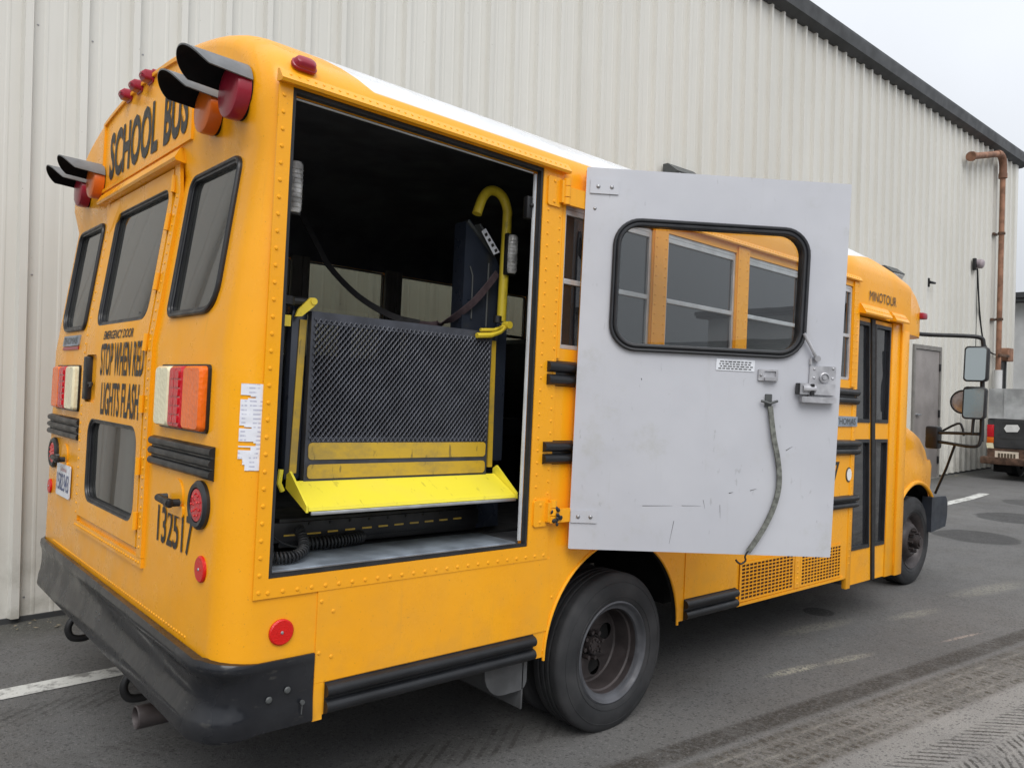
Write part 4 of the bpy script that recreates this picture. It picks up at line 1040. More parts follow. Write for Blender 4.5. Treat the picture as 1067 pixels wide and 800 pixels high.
# lettering panel: raised rim round a sunk field
bm = NB()
top = lambda s: 2.56+.417*math.sqrt(max(0, 1-((s-CY)/1.33)**2))-.062
outer = [(.66, 2.50), (1.975, 2.50)]+[(s, top(s)) for s in [1.975-k*(1.975-.66)/14 for k in range(15)]]
inner = [(.685, 2.515), (1.95, 2.515)]+[(s, top(s)-.016) for s in [1.95-k*(1.95-.685)/14 for k in range(15)]]
plate(bm, outer, [inner], FR, -.001, .010); obj('lettering_panel', bm, 'yellow', BUS, 20)
bm = NB(); text(bm, 'SCHOOL', FRm, -1.85, -1.10, 2.545, 2.785, .032, .003); text(bm, 'BUS', FRm, -1.02, -.725, 2.545, 2.785, .032, .003); obj('school_bus_lettering', bm, 'ink', BUS)
FE = lambda s, t, h: FRm(s, t, h+.016)
bm = NB(); text(bm, 'EMERGENCY DOOR', FE, -1.52, -1.065, 1.728, 1.768, .018, .002); obj('emergency_door_lettering', bm, 'ink', edr)
bm = NB(); text(bm, 'STOP WHEN RED', FE, -1.53, -.885, 1.56, 1.71, .017, .002); text(bm, 'LIGHTS FLASH', FE, -1.49, -.92, 1.38, 1.53, .017, .002); obj('warning_lettering', bm, 'ink', edr)
bm = NB(); text(bm, '132517', FRm, -.655, -.285, .935, 1.075, .014, .003); obj('fleet_number', bm, 'ink', BUS)
# recessed latch handle of the emergency door
bm = NB(); plate(bm, rrect(1.60, 1.80, 1.43, 1.66, [.05, .03, .03, .03]), [], FR, -.045, -.04); obj('latch_recess', bm, 'yellow', edr)
bm = NB(); box(bm, (.972, 1.735, 1.44), (1.03, 1.80, 1.652), .008); obj('latch_cover', bm, 'black', edr)
bm = NB(); tube(bm, [(.975, 1.66, 1.50), (.985, 1.68, 1.52), (.985, 1.74, 1.52)], .008, 8); obj('handle', bm, 'black', edr)
# handles either side below the rails
for y in (.455, 2.19):
    bm = NB(); plate(bm, circ(y, 1.13, .062, 24), [], FR, 0, .006); plate(bm, rrect(y-.075, y+.075, 1.06, 1.10, .008), [], FR, 0, .008); h_ = obj('latch_plate', bm, 'yellow', BUS, 30)
    bm = NB(); tube(bm, [(.985, y+.07, 1.118), (.955, y+.07, 1.118), (.950, y-.06, 1.114), (.985, y-.06, 1.114)], .0145, 10); box(bm, (.94, y-.075, 1.098), (.96, y-.02, 1.130), .006); obj('handle', bm, 'black', h_)
# tail lamps in three colours
def tail_lamp(y0, y1, order):
    z0, z1 = 1.378, 1.604
    bm = NB(); plate(bm, rrect(y0-.006, y1+.006, z0-.006, z1+.006, .02), [], FR, 0, .010); ho = obj('tail_lamp', bm, 'black', BUS, 30)
    wd = [.33, .30, .37]; s = y1
    for c_, f in zip(order, wd):
        e = s-(y1-y0)*f; bm = NB(); a, b = e+.003, s-.003
        rg = []
        loft(bm, [[FR(q, t, hh) for q, t in rrect(a+ins, b-ins, z0+ins, z1-ins, .018)] for hh, ins in ((.008, 0), (.026, .001), (.036, .008))])
        if c_ == 'redtail':
            for k in range(2):
                for j in range(6): q0 = a+.02+k*(b-a-.04)/2; t0 = z0+.02+j*.032; plate(bm, rrect(q0, q0+(b-a-.05)/2, t0, t0+.026, .004), [], FR, .034, .041)
        for t in (z0+.014, z1-.014): dome(bm, FR((a+b)/2, t, .034), (-1, 0, 0), .006, .004, 8, 2, 0)
        obj('lens', bm, c_, ho, 30); s = e
tail_lamp(.195, .675, ['clear', 'redtail', 'orange']); tail_lamp(1.955, 2.43, ['clear', 'redtail', 'orange'][::-1])
# round LED lamps in rubber grommets
for y in (.222, 2.42):
    bm = NB(); lathe(bm, [(.0, .0), (.083, .0), (.084, .012), (.074, .022), (.060, .020), (.058, .010)], lambda a, b, h: (1.0-h, y+a, 1.128+b), 32); gm = obj('brake_lamp', bm, 'gasket', BUS, 40)
    bm = NB(); lathe(bm, [(.0585, .010), (.055, .018), (.03, .021), (.0, .022)], lambda a, b, h: (1.0-h, y+a, 1.128+b), 32)
    obj('lens', bm, 'redtail', gm, 40)
    bm = NB()
    for rr_, k_ in ((.018, 5), (.038, 9)):
        for k in range(k_): a = 2*PI*k/k_; dome(bm, (.979, y+rr_*math.cos(a), 1.128+rr_*math.sin(a)), (-1, 0, 0), .0045, .004, 8, 2)
    obj('led', bm, 'reflector', gm, 40)
def reflector(c, nrm, r):
    bm = NB(); d, a, b = frame_of(nrm); c = Vector(c); lathe(bm, [(0, 0), (r, 0), (r, .006), (r*.9, .010), (0, .011)], lambda p, q, h: tuple(c+a*p+b*q+d*h), 32)
    o_ = obj('reflector', bm, 'reflector', BUS, 40); bm = NB(); dome(bm, c+d*.011, d, .006, .004, 8, 2); obj('screw', bm, 'bolt', o_)
reflector((1.0, .188, .915), (-1, 0, 0), .045); reflector((1.0, 2.49, .935), (-1, 0, 0), .040); reflector((1.207, -.001, .717), (0, -1, 0), .044)
# number plate
bm = NB(); plate(bm, rrect(2.02, 2.315, .915, 1.085, .012), [], FR, .006, .010); npl = obj('number_plate', bm, 'white_plate', BUS, 20)
bm = NB(); FNP = lambda s, t, h: FRm(s, t, .010+h); text(bm, '1582343', FNP, -2.295, -2.04, .945, 1.035, .004, .002); obj('plate_number', bm, 'blue_ink', npl)
bm = NB(); text(bm, 'California', FNP, -2.23, -2.10, 1.048, 1.072, .0, .002); obj('plate_state_name', bm, 'red', npl)
# maker's badges
bm = NB(); plate(bm, rrect(2.03, 2.37, 1.712, 1.768, .006), [], FR, 0, .008); bg_ = obj('badge', bm, 'sill', BUS); bm = NB(); text(bm, 'THOMAS', lambda s, t, h: FRm(s, t, h+.008), -2.35, -2.06, 1.722, 1.758, .0, .002); obj('badge_lettering', bm, 'dk_metal', bg_)
bm = NB(); plate(bm, [(2.03, 1.692), (2.36, 1.692), (2.36, 1.708), (2.03, 1.708)], [], FR, 0, .006); obj('badge', bm, 'dkred', BUS)
bm = NB(); plate(bm, [(5.12, 1.455), (5.47, 1.455), (5.47, 1.525), (5.12, 1.525)], [], FS, 0, .008); bg_ = obj('badge', bm, 'sill', BUS); bm = NB(); text(bm, 'THOMAS', lambda s, t, h: FS(s, t, h+.008), 5.15, 5.44, 1.468, 1.512, 0, .002); obj('badge_lettering', bm, 'dk_metal', bg_)
bm = NB(); text(bm, '132517', FS, 4.63, 5.235, 1.07, 1.215, .006, .003); obj('fleet_number', bm, 'ink', BUS)
bm = NB(); plate(bm, circ(5.38, 1.12, .045, 24, .052), [], FS, 0, .004); em = obj('round_decal', bm, 'ink_grey', BUS); bm = NB(); plate(bm, circ(5.38, 1.12, .034, 24, .042), [], FS, .0045, .0065); obj('decal_face', bm, 'emblem', em)
# torn paper decal wrapped on the corner
def FC(s, t, h):        # s measured along the body from x=1.12 back round the corner
    if s >= 0: return (1.12+s, -h, t)
    th = -s/.12; return (1.12-(.12+h)*math.sin(th), .12-(.12+h)*math.cos(th), t)
bm = NB(); NC, NR = 9, 60; gv = {}
def dk(i, k):
    if (i, k) not in gv: gv[(i, k)] = bm.verts.new(FC(-.088+.070*i/NC, 1.264+.286*k/NR, .0022+.0012*noise.noise((i*.3, k*.2, 0))))
    return gv[(i, k)]
for i in range(NC):
    for k in range(NR):
        t = 1.264+.286*(k+.5)/NR; fx = i/NC; lim = 0
        for tc_, dp, hw_ in ((1.505, .65, .006), (1.405, .45, .005), (1.352, .75, .008), (1.335, .5, .005), (1.275, .3, .012)):
            if abs(t-tc_) < hw_*(1-fx*.6): lim = max(lim, dp)
        if t < 1.30: lim = max(lim, .12+(1.30-t)*1.5*0)
        if fx < lim: continue
        bm.faces.new((dk(i, k), dk(i+1, k), dk(i+1, k+1), dk(i, k+1)))
obj('paper_decal', bm, 'paper', BUS, 60)
# three clearance lamps over the door and one over the lift doorway
for y in (1.555, 1.395, 1.235):
    bm = NB(); loft(bm, [[(RX(2.9)-hh, y+a, 2.905+b) for a, b in rrect(-.036+ins, .036-ins, -.026+ins, .026-ins, .012)] for hh, ins in ((-.01, -.004), (.006, -.004), (.008, .002), (.036, .004), (.050, .016))]); obj('clearance_lamp', bm, 'dkred', BUS, 30)
def lamp_dome(cx, cy, nrm, L_, W_, H_, along, mat):
    bm = NB(); d = Vector(nrm).normalized(); a = Vector(along).normalized(); b = d.cross(a); c = Vector((cx[0], cx[1], cx[2]))
    loft(bm, [[tuple(c+a*p*k+b*q*k+d*h) for p, q in rrect(-L_/2, L_/2, -W_/2, W_/2, W_*.45)] for k, h in ((1.08, 0), (1.08, .01), (.98, .012), (.95, H_*.5), (.82, H_*.85), (.55, H_))]); return bm
obj('side_marker_lamp', lamp_dome((1.195, .022, 2.645), 0, (0, -.85, .5), .085, .046, .034, (1, 0, 0), 'dkred'), 'dkred', BUS, 40)
# warning flashers with their long hoods
def flasher(y, z, mat, r=.088, hl=.20):
    x0 = RX(z)
    bm = NB(); lathe(bm, [(0, -.01), (r-.004, -.01), (r-.004, .010), (0, .010)], lambda a, b, h: (x0-h, y+a, z+b), 36); ho = obj('flasher_lamp', bm, 'hood_black', BUS, 40)
    bm = NB(); lathe(bm, [(r, .004), (r, .040), (r*.96, .050), (r*.86, .054), (r*.5, .058), (0, .060)], lambda a, b, h: (x0-h, y+a, z+b), 40)
    for k in range(6): a = 2*PI*k/6+.4; dome(bm, (x0-.052, y+r*.8*math.cos(a), z+r*.8*math.sin(a)), (-1, 0, 0), .005, .004, 6, 2)
    obj('lens', bm, mat, ho, 40)
    # hood: upper half shell, longest at the crown, dipping into a beak
    bm = NB(); n_ = 28; m_ = 10; O = []; I = []
    for i in range(n_+1):
        th = R(14)+R(152)*i/n_; c_, s_ = math.cos(th), math.sin(th)
        k = max(0, s_); ln = .052+(hl-.052)*(k**.36 if k > 0 else 0)
        ro, rw = [], []
        for j in range(m_+1):
            q = j/m_; fl = 1+.03*q*q; ro.append((x0-.004-ln*q, y+(r+.010)*c_*fl, z+(r+.010)*s_*(1-.10*q)+.012*q)); rw.append((x0-.004-ln*q, y+(r+.004)*c_*fl, z+(r+.004)*s_*(1-.10*q)+.012*q))
        O.append([bm.verts.new(p) for p in ro]); I.append([bm.verts.new(p) for p in rw])
    for i in range(n_):
        for j in range(m_):
            bm.faces.new((O[i][j], O[i+1][j], O[i+1][j+1], O[i][j+1])).material_index = 0
            bm.faces.new((I[i][j], I[i][j+1], I[i+1][j+1], I[i+1][j])).material_index = 1
        for A, f in ((m_, 0), (0, 0)): bm.faces.new((O[i][A], O[i+1][A], I[i+1][A], I[i][A])).material_index = 0
    for i in (0, n_):
        for j in range(m_): bm.faces.new((O[i][j], O[i][j+1], I[i][j+1], I[i][j])).material_index = 0
    obj('lamp_hood', bm, ['hood_gray', 'hood_black'], ho, 40)
flasher(.193, 2.553, 'dkred', .092, .215); flasher(.432, 2.548, 'amber', .086, .20); flasher(2.006, 2.565, 'amber', .086, .20); flasher(2.262, 2.562, 'dkred', .088, .20)

# ---- hinges and the open lift door
def hinge(z0, z1, arm_z0, arm_z1, greasy=False):
    bm = NB(); plate(bm, rrect(2.352, 2.432, z0, z1, .012), [], FS, .007, .016)
    for q in (z0+.02, z1-.02): dome(bm, (2.39, -.016, q), (0, -1, 0), .008, .005, 8, 2)
    zc = (arm_z0+arm_z1)/2
    cyl(bm, (2.452, -.03, z0+.015), (2.452, -.03, z0+.045), .017, 14); cyl(bm, (2.452, -.03, z0+.048), (2.452, -.03, z1-.035), .018, 14); cyl(bm, (2.452, -.03, z1-.032), (2.452, -.03, z1-.0), .017, 14)
    box(bm, (2.42, -.034, z0+.02), (2.45, -.012, z1-.01))
    h_ = obj('door_hinge', bm, 'yellow', BUS, 30)
    bm = NB(); p0 = Vector((2.452, -.03, 0)); p1 = DA+DD*.02-DN*.03
    loft(bm, [[(p.x, p.y+e, z) for e, z in ((-.008, arm_z0), (.008, arm_z0), (.008, arm_z1), (-.008, arm_z1))] for p in (p0, p1)]); obj('hinge_arm', bm, 'yellow', h_)
    if greasy:
        bm = NB()
        for k in range(16): dome(bm, (2.452+random.uniform(-.02, .035), -.045+random.uniform(-.012, .01), zc+random.uniform(-.035, .035)), (random.uniform(-.3, .3), -1, random.uniform(-.3, .3)), random.uniform(.006, .012), random.uniform(.005, .010), 8, 3)
        obj('hinge_grease', bm, 'rubber', h_)
hinge(2.40, 2.53, 2.415, 2.495); hinge(.985, 1.10, 1.0, 1.06, True)
LD_W, LZ0, LZ1 = 1.243, .878, 2.607
bm = NB(); plate(bm, rrect(0, LD_W, LZ0, LZ1, .006, 2), [rrect(.145, 1.05, 1.79, 2.375, .115, 8)], FD, -.001, 0)
ld = obj('lift_door', bm, 'door_grey', BUS, 20, label='grey inner face of the open wheelchair lift door')
bm = NB(); plate(bm, rrect(0.002, LD_W-.002, LZ0+.002, LZ1-.002, .006, 2), [rrect(.147, 1.048, 1.792, 2.373, .113, 8)], FD, -.045, -.003); obj('outer_panel', bm, 'yellow', ld, 20)
bm = NB(); plate(bm, rrect(.15, 1.045, 1.795, 2.37, .11, 8), [], FD, -.024, -.019); obj('window', bm, 'glass_door', ld, 20)
bm = NB(); lp = rrect(.162, 1.033, 1.807, 2.358, .10, 8); plate(bm, rrect(.136, 1.059, 1.781, 2.384, .124, 8), [rrect(.164, 1.031, 1.809, 2.356, .098, 8)], FD, -.052, .010)
gasket(bm, rrect(.143, 1.052, 1.788, 2.377, .118, 8), FD, .009, .011); gasket(bm, rrect(.162, 1.033, 1.807, 2.358, .10, 8), FD, .0095, .012); obj('window_seal', bm, 'gasket', ld, 40)
for (s0, s1, t0, t1) in ((.018, .150, 2.488, 2.552), (.004, .126, .997, 1.052)):
    bm = NB(); plate(bm, rrect(s0, s1, t0, t1, .003), [], FD, .002, .006)
    hp = obj('hinge_plate', bm, 'door_grey', ld)
    bm = NB()
    for q in (.28, .75): p = Vector(FD(s0+(s1-s0)*q, (t0+t1)/2, .006)); dome(bm, p, DN, .010, .006, 8, 3)
    obj('bolt', bm, 'bolt', hp)
bm = NB(); dome(bm, FD(.045, 2.42, .0), DN, .008, .005, 10, 3); obj('bolt', bm, 'bolt', ld)
bm = NB(); plate(bm, rrect(.646, .828, 1.714, 1.767, .003), [], FD, .0015, .003); lb = obj('instruction_label', bm, 'white_plate', ld)
bm = NB()
for k in range(4):
    s = .656+random.uniform(0, .01)
    t = 1.755-k*.0105
    while s < .81:
        wd = random.uniform(.008, .022); plate(bm, [(s, t-.0022), (s+wd, t-.0022), (s+wd, t+.0022), (s, t+.0022)], [], FD, .0032, .0042); s += wd+.005
obj('label_print', bm, 'ink', lb)
bm = NB(); plate(bm, rrect(.845, .938, 1.676, 1.728, .004), [rrect(.872, .928, 1.694, 1.720, .003)], FD, .001, .012); plate(bm, rrect(.872, .93, 1.676, 1.692, .003), [], FD, .012, .026); plate(bm, rrect(.872, .928, 1.694, 1.720, .002), [], FD, .001, .003); pull = obj('door_pull', bm, 'lock_grey', ld)
bm = NB(); dome(bm, FD(.857, 1.70, .012), DN, .007, .005, 8, 2); obj('bolt', bm, 'bolt', pull)
bm = NB(); plate(bm, rrect(1.088, 1.214, 1.60, 1.755, .006), [], FD, .001, .010)
for s, t in ((1.11, 1.74), (1.11, 1.70), (1.20, 1.745), (1.20, 1.70), (1.20, 1.655)): dome(bm, FD(s, t, .010), DN, .007, .005, 8, 3)
lk = obj('lock_plate', bm, 'lock_grey', ld)
bm = NB(); lathe(bm, [(0, .010), (.024, .010), (.024, .018), (.019, .020), (.019, .013), (.010, .013), (.010, .018), (0, .018)], lambda a, b, h: FD(1.158+a, 1.702+b, h), 24); plate(bm, rrect(1.03, 1.205, 1.622, 1.672, .004), [], FD, .012, .030); plate(bm, rrect(1.045, 1.21, 1.585, 1.612, .004), [], FD, .010, .040); cyl(bm, FD(1.05, 1.648, .03), FD(1.11, 1.648, .03), .016, 12); obj('lock_mechanism', bm, 'lock_grey', lk, 30)
bm = NB(); plate(bm, rrect(1.024, 1.036, 1.620, 1.672, .003), [], FD, .010, .034); plate(bm, rrect(1.085, 1.100, 1.618, 1.670, .003), [], FD, .030, .044); obj('lock_bolt', bm, 'black', lk)
bm = NB(); tube(bm, [FD(1.045, 1.90, .022), FD(1.075, 1.85, .026), FD(1.112, 1.79, .020)], .008, 8); tube(bm, [FD(1.09, 1.79, .01), FD(1.09, 1.76, .01)], .006, 6); cyl(bm, FD(1.115, 1.787, .004), FD(1.115, 1.787, .03), .014, 14); obj('lock_lever', bm, 'lock_grey', lk, 40)
# scratches in the grey skin
bm = NB()
for a, b, th in (((.335, 1.083), (.475, 1.088), .0022), ((.52, 1.09), (.61, 1.092), .0016), ((.487, 1.02), (.470, .915), .002), ((.62, 1.12), (.63, 1.08), .0015), ((.74, 1.155), (.76, 1.16), .004), ((.84, 1.17), (.87, 1.18), .003), ((.30, 1.66), (.302, 1.65), .004), ((1.0, 1.36), (1.03, 1.38), .003), ((.70, 1.1), (.705, 1.04), .0012)):
    d = Vector((b[0]-a[0], b[1]-a[1])); nn = Vector((-d.y, d.x)).normalized()*th/2
    plate(bm, [(a[0]-nn.x, a[1]-nn.y), (b[0]-nn.x*.2, b[1]-nn.y*.2), (b[0]+nn.x*.2, b[1]+nn.y*.2), (a[0]+nn.x, a[1]+nn.y)], [], FD, .0003, .0009)
obj('scratch', bm, 'ink', ld, label='dark scratches in the grey paint')
# hold-back strap hanging from its cleat
bm = NB(); plate(bm, rrect(.885, .915, 1.555, 1.615, .004), [], FD, .001, .012); tube(bm, [FD(.862, 1.583, .016), FD(.885, 1.578, .022), FD(.90, 1.572, .026), FD(.918, 1.578, .022), FD(.94, 1.585, .016)], .006, 8); cl_ = obj('strap_cleat', bm, 'dk_metal', ld, 40)
bm = NB(); pts = [FD(s, t, .02) for s, t in ((.905, 1.56), (.915, 1.50), (.93, 1.42), (.953, 1.33), (.966, 1.25), (.966, 1.18), (.948, 1.10), (.915, 1.02), (.875, .95), (.838, .895))]
tube(bm, smooth_pts(pts, 5), 0, flat=(.022, .010, DN)); st = obj('hold_back_strap', bm, 'strap', ld, 40)
bm = NB(); tube(bm, smooth_pts([FD(s, t, .022) for s, t in ((.838, .90), (.825, .875), (.828, .855), (.808, .840), (.790, .848), (.782, .858))], 4), .0045, 8); obj('hook', bm, 'black', st, 40)

# ---- mirrors on their long arms
def mirror_set(sgn):
    Y = (lambda y: y) if sgn > 0 else (lambda y: 2.66-y)
    bm = NB(); tube(bm, smooth_pts([(6.76, Y(.20), 2.245), (7.0, Y(.12), 2.245), (7.18, Y(-.08), 2.245), (7.27, Y(-.20), 2.235), (7.29, Y(-.225), 2.18), (7.29, Y(-.225), 2.0), (7.29, Y(-.235), 1.5), (7.285, Y(-.235), 1.36)], 6), .018, 10)
    tube(bm, [(7.43, Y(.22), 1.41), (7.31, Y(-.02), 1.42), (7.27, Y(-.22), 1.425)], .014, 10)
    tube(bm, smooth_pts([(7.43, Y(.22), 1.34), (7.35, Y(.05), 1.33), (7.28, Y(-.15), 1.315), (7.27, Y(-.22), 1.33), (7.28, Y(-.235), 1.40)], 5), .014, 10)
    tube(bm, smooth_pts([(7.27, Y(-.17), 1.42), (7.27, Y(-.175), 1.52), (7.27, Y(-.18), 1.56)], 3), .012, 8)
    tube(bm, smooth_pts([(7.45, Y(.2), 1.38), (7.42, Y(-.0), 1.50), (7.40, Y(-.05), 1.47), (7.38, Y(-.07), 1.40)], 4), .010, 8)
    tube(bm, [(7.40, Y(.0), 1.33), (7.50, Y(.10), 1.10), (7.60, Y(.22), .86)], .011, 8)
    arm = obj('mirror_arm', bm, 'black', BUS, 40)
    bm = NB(); box(bm, (7.36, Y(.24), 1.27), (7.47, Y(.13), 1.47), .02); obj('mirror_mount', bm, 'black', BUS)
    for z0, z1, sh in ((1.86, 2.16, 0), (1.545, 1.82, .004)):
        bm = NB(); ya, yb = Y(-.105+sh), Y(-.272+sh); y0, y1 = min(ya, yb), max(ya, yb)
        TL = lambda a, b: -(.32 if z0 > 1.7 else .195)*(a-(y0+y1)/2)*sgn+.05*(b-(z0+z1)/2); loft(bm, [[(x+TL(a, b), a, b) for a, b in rrect(y0+i, y1-i, z0+i, z1-i, .03)] for x, i in ((7.235, .004), (7.24, 0), (7.30, .004), (7.335, .03))]); mh = obj('mirror', bm, 'black', BUS, 40)
        bm = NB(); plate(bm, rrect(y0+.013, y1-.013, z0+.014, z1-.014, .022), [], lambda s, t, h: (7.2335-h+TL(s, t), s, t), 0, .002); obj('mirror_glass', bm, 'mirror', mh, 20)
    bm = NB(); lathe(bm, [(0, .05), (.09, .04), (.105, .0), (.102, -.012), (.094, -.012), (.092, -.004)], lambda a, b, h: (7.34+h, Y(-.07)+a, 1.69+b), 36); cm = obj('convex_mirror', bm, 'black', BUS, 40)
    bm = NB(); lathe(bm, [(.093, -.004), (.07, -.012), (.04, -.018), (0, -.020)], lambda a, b, h: (7.34+h, Y(-.07)+a, 1.69+b), 36); obj('mirror_glass', bm, 'lock_grey', cm, 60)
mirror_set(1); mirror_set(-1)

# ---- inside: seats
def seat(x, y0):
    bm = NB(); loft(bm, [[(x+dx, y, z) for dx, z in ((0, .95+.35), (.10, .95+.35), (.16, 1.98), (.13, 2.02), (.06, 2.02), (.02, 1.98))] for y in (y0, y0+.95)]); box(bm, (x+.10, y0, 1.28), (x+.52, y0+.95, 1.40), .03); box(bm, (x+.12, y0+.1, .915), (x+.44, y0+.16, 1.279)); box(bm, (x+.12, y0+.78, .915), (x+.44, y0+.84, 1.279)); obj('passenger_seat', bm, 'seat', BUS, 30)
for x in (3.35, 4.15, 4.95): seat(x, .12); seat(x, 1.60)
bm = NB(); box(bm, (5.95, 1.6, .92), (6.0, 2.2, 1.9), .02); tube(bm, [(6.24, 1.9+.2*math.cos(a), 1.65+.2*math.sin(a)) for a in [2*PI*k/24 for k in range(24)]], .014, 8, closed=True); obj('driver_seat', bm, 'seat', BUS)

# ------------------------------------------------------------------ wheelchair lift standing in the doorway
LIFT = thing('wheelchair_lift', 'folded wheelchair lift with dark mesh platform and bright yellow flap in the bus doorway', 'lift', (1.8, .4, .918), bus=True)
PY = .215
bm = NB(); x0, x1, z0, z1 = 1.372, 2.262, 1.172, 1.835
FP = lambda s, t, h: (s, PY-h, t)
plate(bm, [(x0, z0), (x1, z0), (x1, z1), (x0, z1)], [[(x0+.018, 1.362), (x1-.018, 1.362), (x1-.018, 1.79), (x0+.018, 1.79)]], FP, -.03, .0)
pf = obj('platform', bm, 'mesh', LIFT, 20)
bm = NB(); nx, nz_ = 40, 34; mx0, mx1, mz0, mz1 = x0+.012, x1-.012, 1.352, 1.80; dxm = (mx1-mx0)/nx; dzm = (mz1-mz0)/nz_
for k in range(nz_+1):       # each strand zigzags and touches its neighbours: expanded steel diamonds
    A = []
    for i in range(nx*4+1):
        ph = (i % 4, 0)[0]; s_ = (0, 1, 2, 1)[ph]/2*2-1 if True else 0
        off = ((-.5, -.5, .5, .5)[ph])*(1 if k % 2 else -1)
        s = mx0+i*dxm/4; z = mz0+k*dzm+off*dzm*.86
        A.append([bm.verts.new(q) for q in ((s, PY-.005, z-.0024), (s, PY-.003, z+.0030), (s, PY+.010, z+.0082), (s, PY+.008, z+.0016))])
    for i in range(len(A)-1):
        for q in range(4): bm.faces.new((A[i][q], A[i][(q+1) % 4], A[i+1][(q+1) % 4], A[i+1][q]))
obj('platform_mesh', bm, 'mesh', pf, None)
for xx in (x0+.13, x0+.455, x0+.75): bm = NB(); box(bm, (xx, PY+.011, 1.36), (xx+.05, PY+.03, 1.79)); obj('backing_bar', bm, 'lift_navy', pf)
for t0, t1 in ((1.276, 1.340), (1.204, 1.258)):
    bm = NB(); plate(bm, rrect(x0+.012, x1-.012, t0, t1, .016), [], FP, .001, .004); obj('anti_slip_strip', bm, 'worn_bar', pf, 20)
bm = NB(); loft(bm, [[(x, PY+.004, 1.197), (x, .072, 1.118), (x, .070, 1.106), (x, PY+.0, 1.176)] for x in (1.325, 2.315)]); fl = obj('outer_flap', bm, 'flap_yellow', LIFT, 20)
for x in (1.312, 2.318):
    bm = NB(); loft(bm, [[(x+e, PY+.02, 1.22), (x+e, PY-.005, 1.235), (x+e, .066, 1.126), (x+e, .066, 1.102), (x+e, PY+.02, 1.17)] for e in (0, .009)]); obj('flap_side', bm, 'flap_yellow', fl, 20)
bm = NB(); box(bm, (1.33, .060, 1.092), (2.315, .071, 1.105), .003); obj('flap_edge', bm, 'alu', fl)
bm = NB(); tube(bm, [(1.29, PY+.02, 1.24), (1.285, PY+.02, 1.19), (1.30, PY+.02, 1.16)], .010, 8); obj('flap_link', bm, 'flap_yellow', fl)
for xa, xb in (((1.337, 1.225), (1.350, 1.80)), ((2.30, 1.225), (2.290, 1.80))):
    bm = NB(); loft(bm, [[(xa[0]-.014, PY+e, xa[1]), (xa[0]+.014, PY+e, xa[1]), (xb[0]+.014, PY+e, xb[1]), (xb[0]-.014, PY+e, xb[1])] for e in (.02, .032)]); obj('side_rail', bm, 'worn_bar', LIFT, 20)
# towers
bm = NB(); box(bm, (1.18, .28, .93), (1.30, .42, 1.82), .01); box(bm, (1.305, .24, 1.20), (1.368, .30, 1.86), .008); obj('tower', bm, 'lift_navy', LIFT)
bm = NB(); pts = [(2.20, 1.86), (2.19, 2.37), (2.375, 2.20), (2.40, 1.86)]
loft(bm, [[(2.185, y, .93), (2.46, y, .93), (2.40, y, 2.16), (2.36, y, 2.22), (2.205, y, 2.355), (2.185, y, 2.34)] for y in (.345, .43)]); tw = obj('tower', bm, 'lift_navy', LIFT, 20)
bm = NB(); nrm = Vector((-.66, 0, -.75)); a = Vector((.155, 0, -.135)).normalized()
loft(bm, [[(2.232, y, 2.335), (2.35, y, 2.232), (2.344, y, 2.224), (2.226, y, 2.327)] for y in (.300, .343)]); loft(bm, [[(2.19, y, 2.352), (2.36, y, 2.22), (2.355, y, 2.205), (2.185, y, 2.34)] for y in (.335, .345)]); obj('control_panel', bm, 'dk_metal', tw)
bm = NB(); plate(bm, [(2.238, 2.300), (2.262, 2.318), (2.352, 2.222), (2.318, 2.205)], [], lambda s, t, h: (s, .299-h, t), 0, .002); lbp = obj('safety_label', bm, 'white_plate', tw)
bm = NB()
for k in range(4): plate(bm, [(2.255+k*.021, 2.29-k*.021), (2.268+k*.021, 2.30-k*.021), (2.276+k*.021, 2.288-k*.021), (2.263+k*.021, 2.279-k*.021)], [], lambda s, t, h: (s, .2965-h, t), 0, .001)
obj('label_print', bm, 'ink', lbp)
bm = NB(); tube(bm, [(2.235, .34, 1.9), (2.232, .34, 2.10), (2.215, .34, 2.14)], .004, 6); tube(bm, [(2.325, .34, 1.87), (2.325, .34, 2.17)], .005, 6); obj('conduit', bm, 'dk_metal', tw)
bm = NB(); loft(bm, [[(2.30, y, 1.25), (2.40, y, 1.25), (2.395, y, 1.86), (2.345, y, 1.90)] for y in (.27, .285)]); obj('link_arm', bm, 'lift_navy', LIFT)
# folded yellow arms at the platform top
bm = NB(); tube(bm, [(2.16, .20, 1.812), (2.24, .20, 1.820), (2.30, .21, 1.840), (2.335, .21, 1.868)], .012, 8); tube(bm, [(2.18, .20, 1.838), (2.26, .20, 1.845), (2.32, .21, 1.868)], .008, 8); cyl(bm, (2.34, .185, 1.875), (2.34, .225, 1.875), .017, 14); obj('folding_arm', bm, 'lift_yellow', LIFT, 40)
bm = NB(); loft(bm, [[(1.295, y, 1.805), (1.305, y, 1.832), (1.350, y, 1.880), (1.368, y, 1.882), (1.378, y, 1.868), (1.368, y, 1.85), (1.32, y, 1.808)] for y in (.19, .200)]); cyl(bm, (1.365, .186, 1.868), (1.365, .204, 1.868), .013, 14); box(bm, (1.240, .17, 1.765), (1.268, .20, 1.805)); obj('folding_arm', bm, 'lift_yellow', LIFT, 30)
bm = NB(); cyl(bm, (1.255, .2, 1.845), (1.255, .2, 1.875), .035, 14); cyl(bm, (1.27, .2, 1.86), (1.345, .22, 1.865), .017, 10); cyl(bm, (2.275, .2, 1.88), (2.275, .2, 1.91), .02, 12); obj('knob', bm, 'black', LIFT)
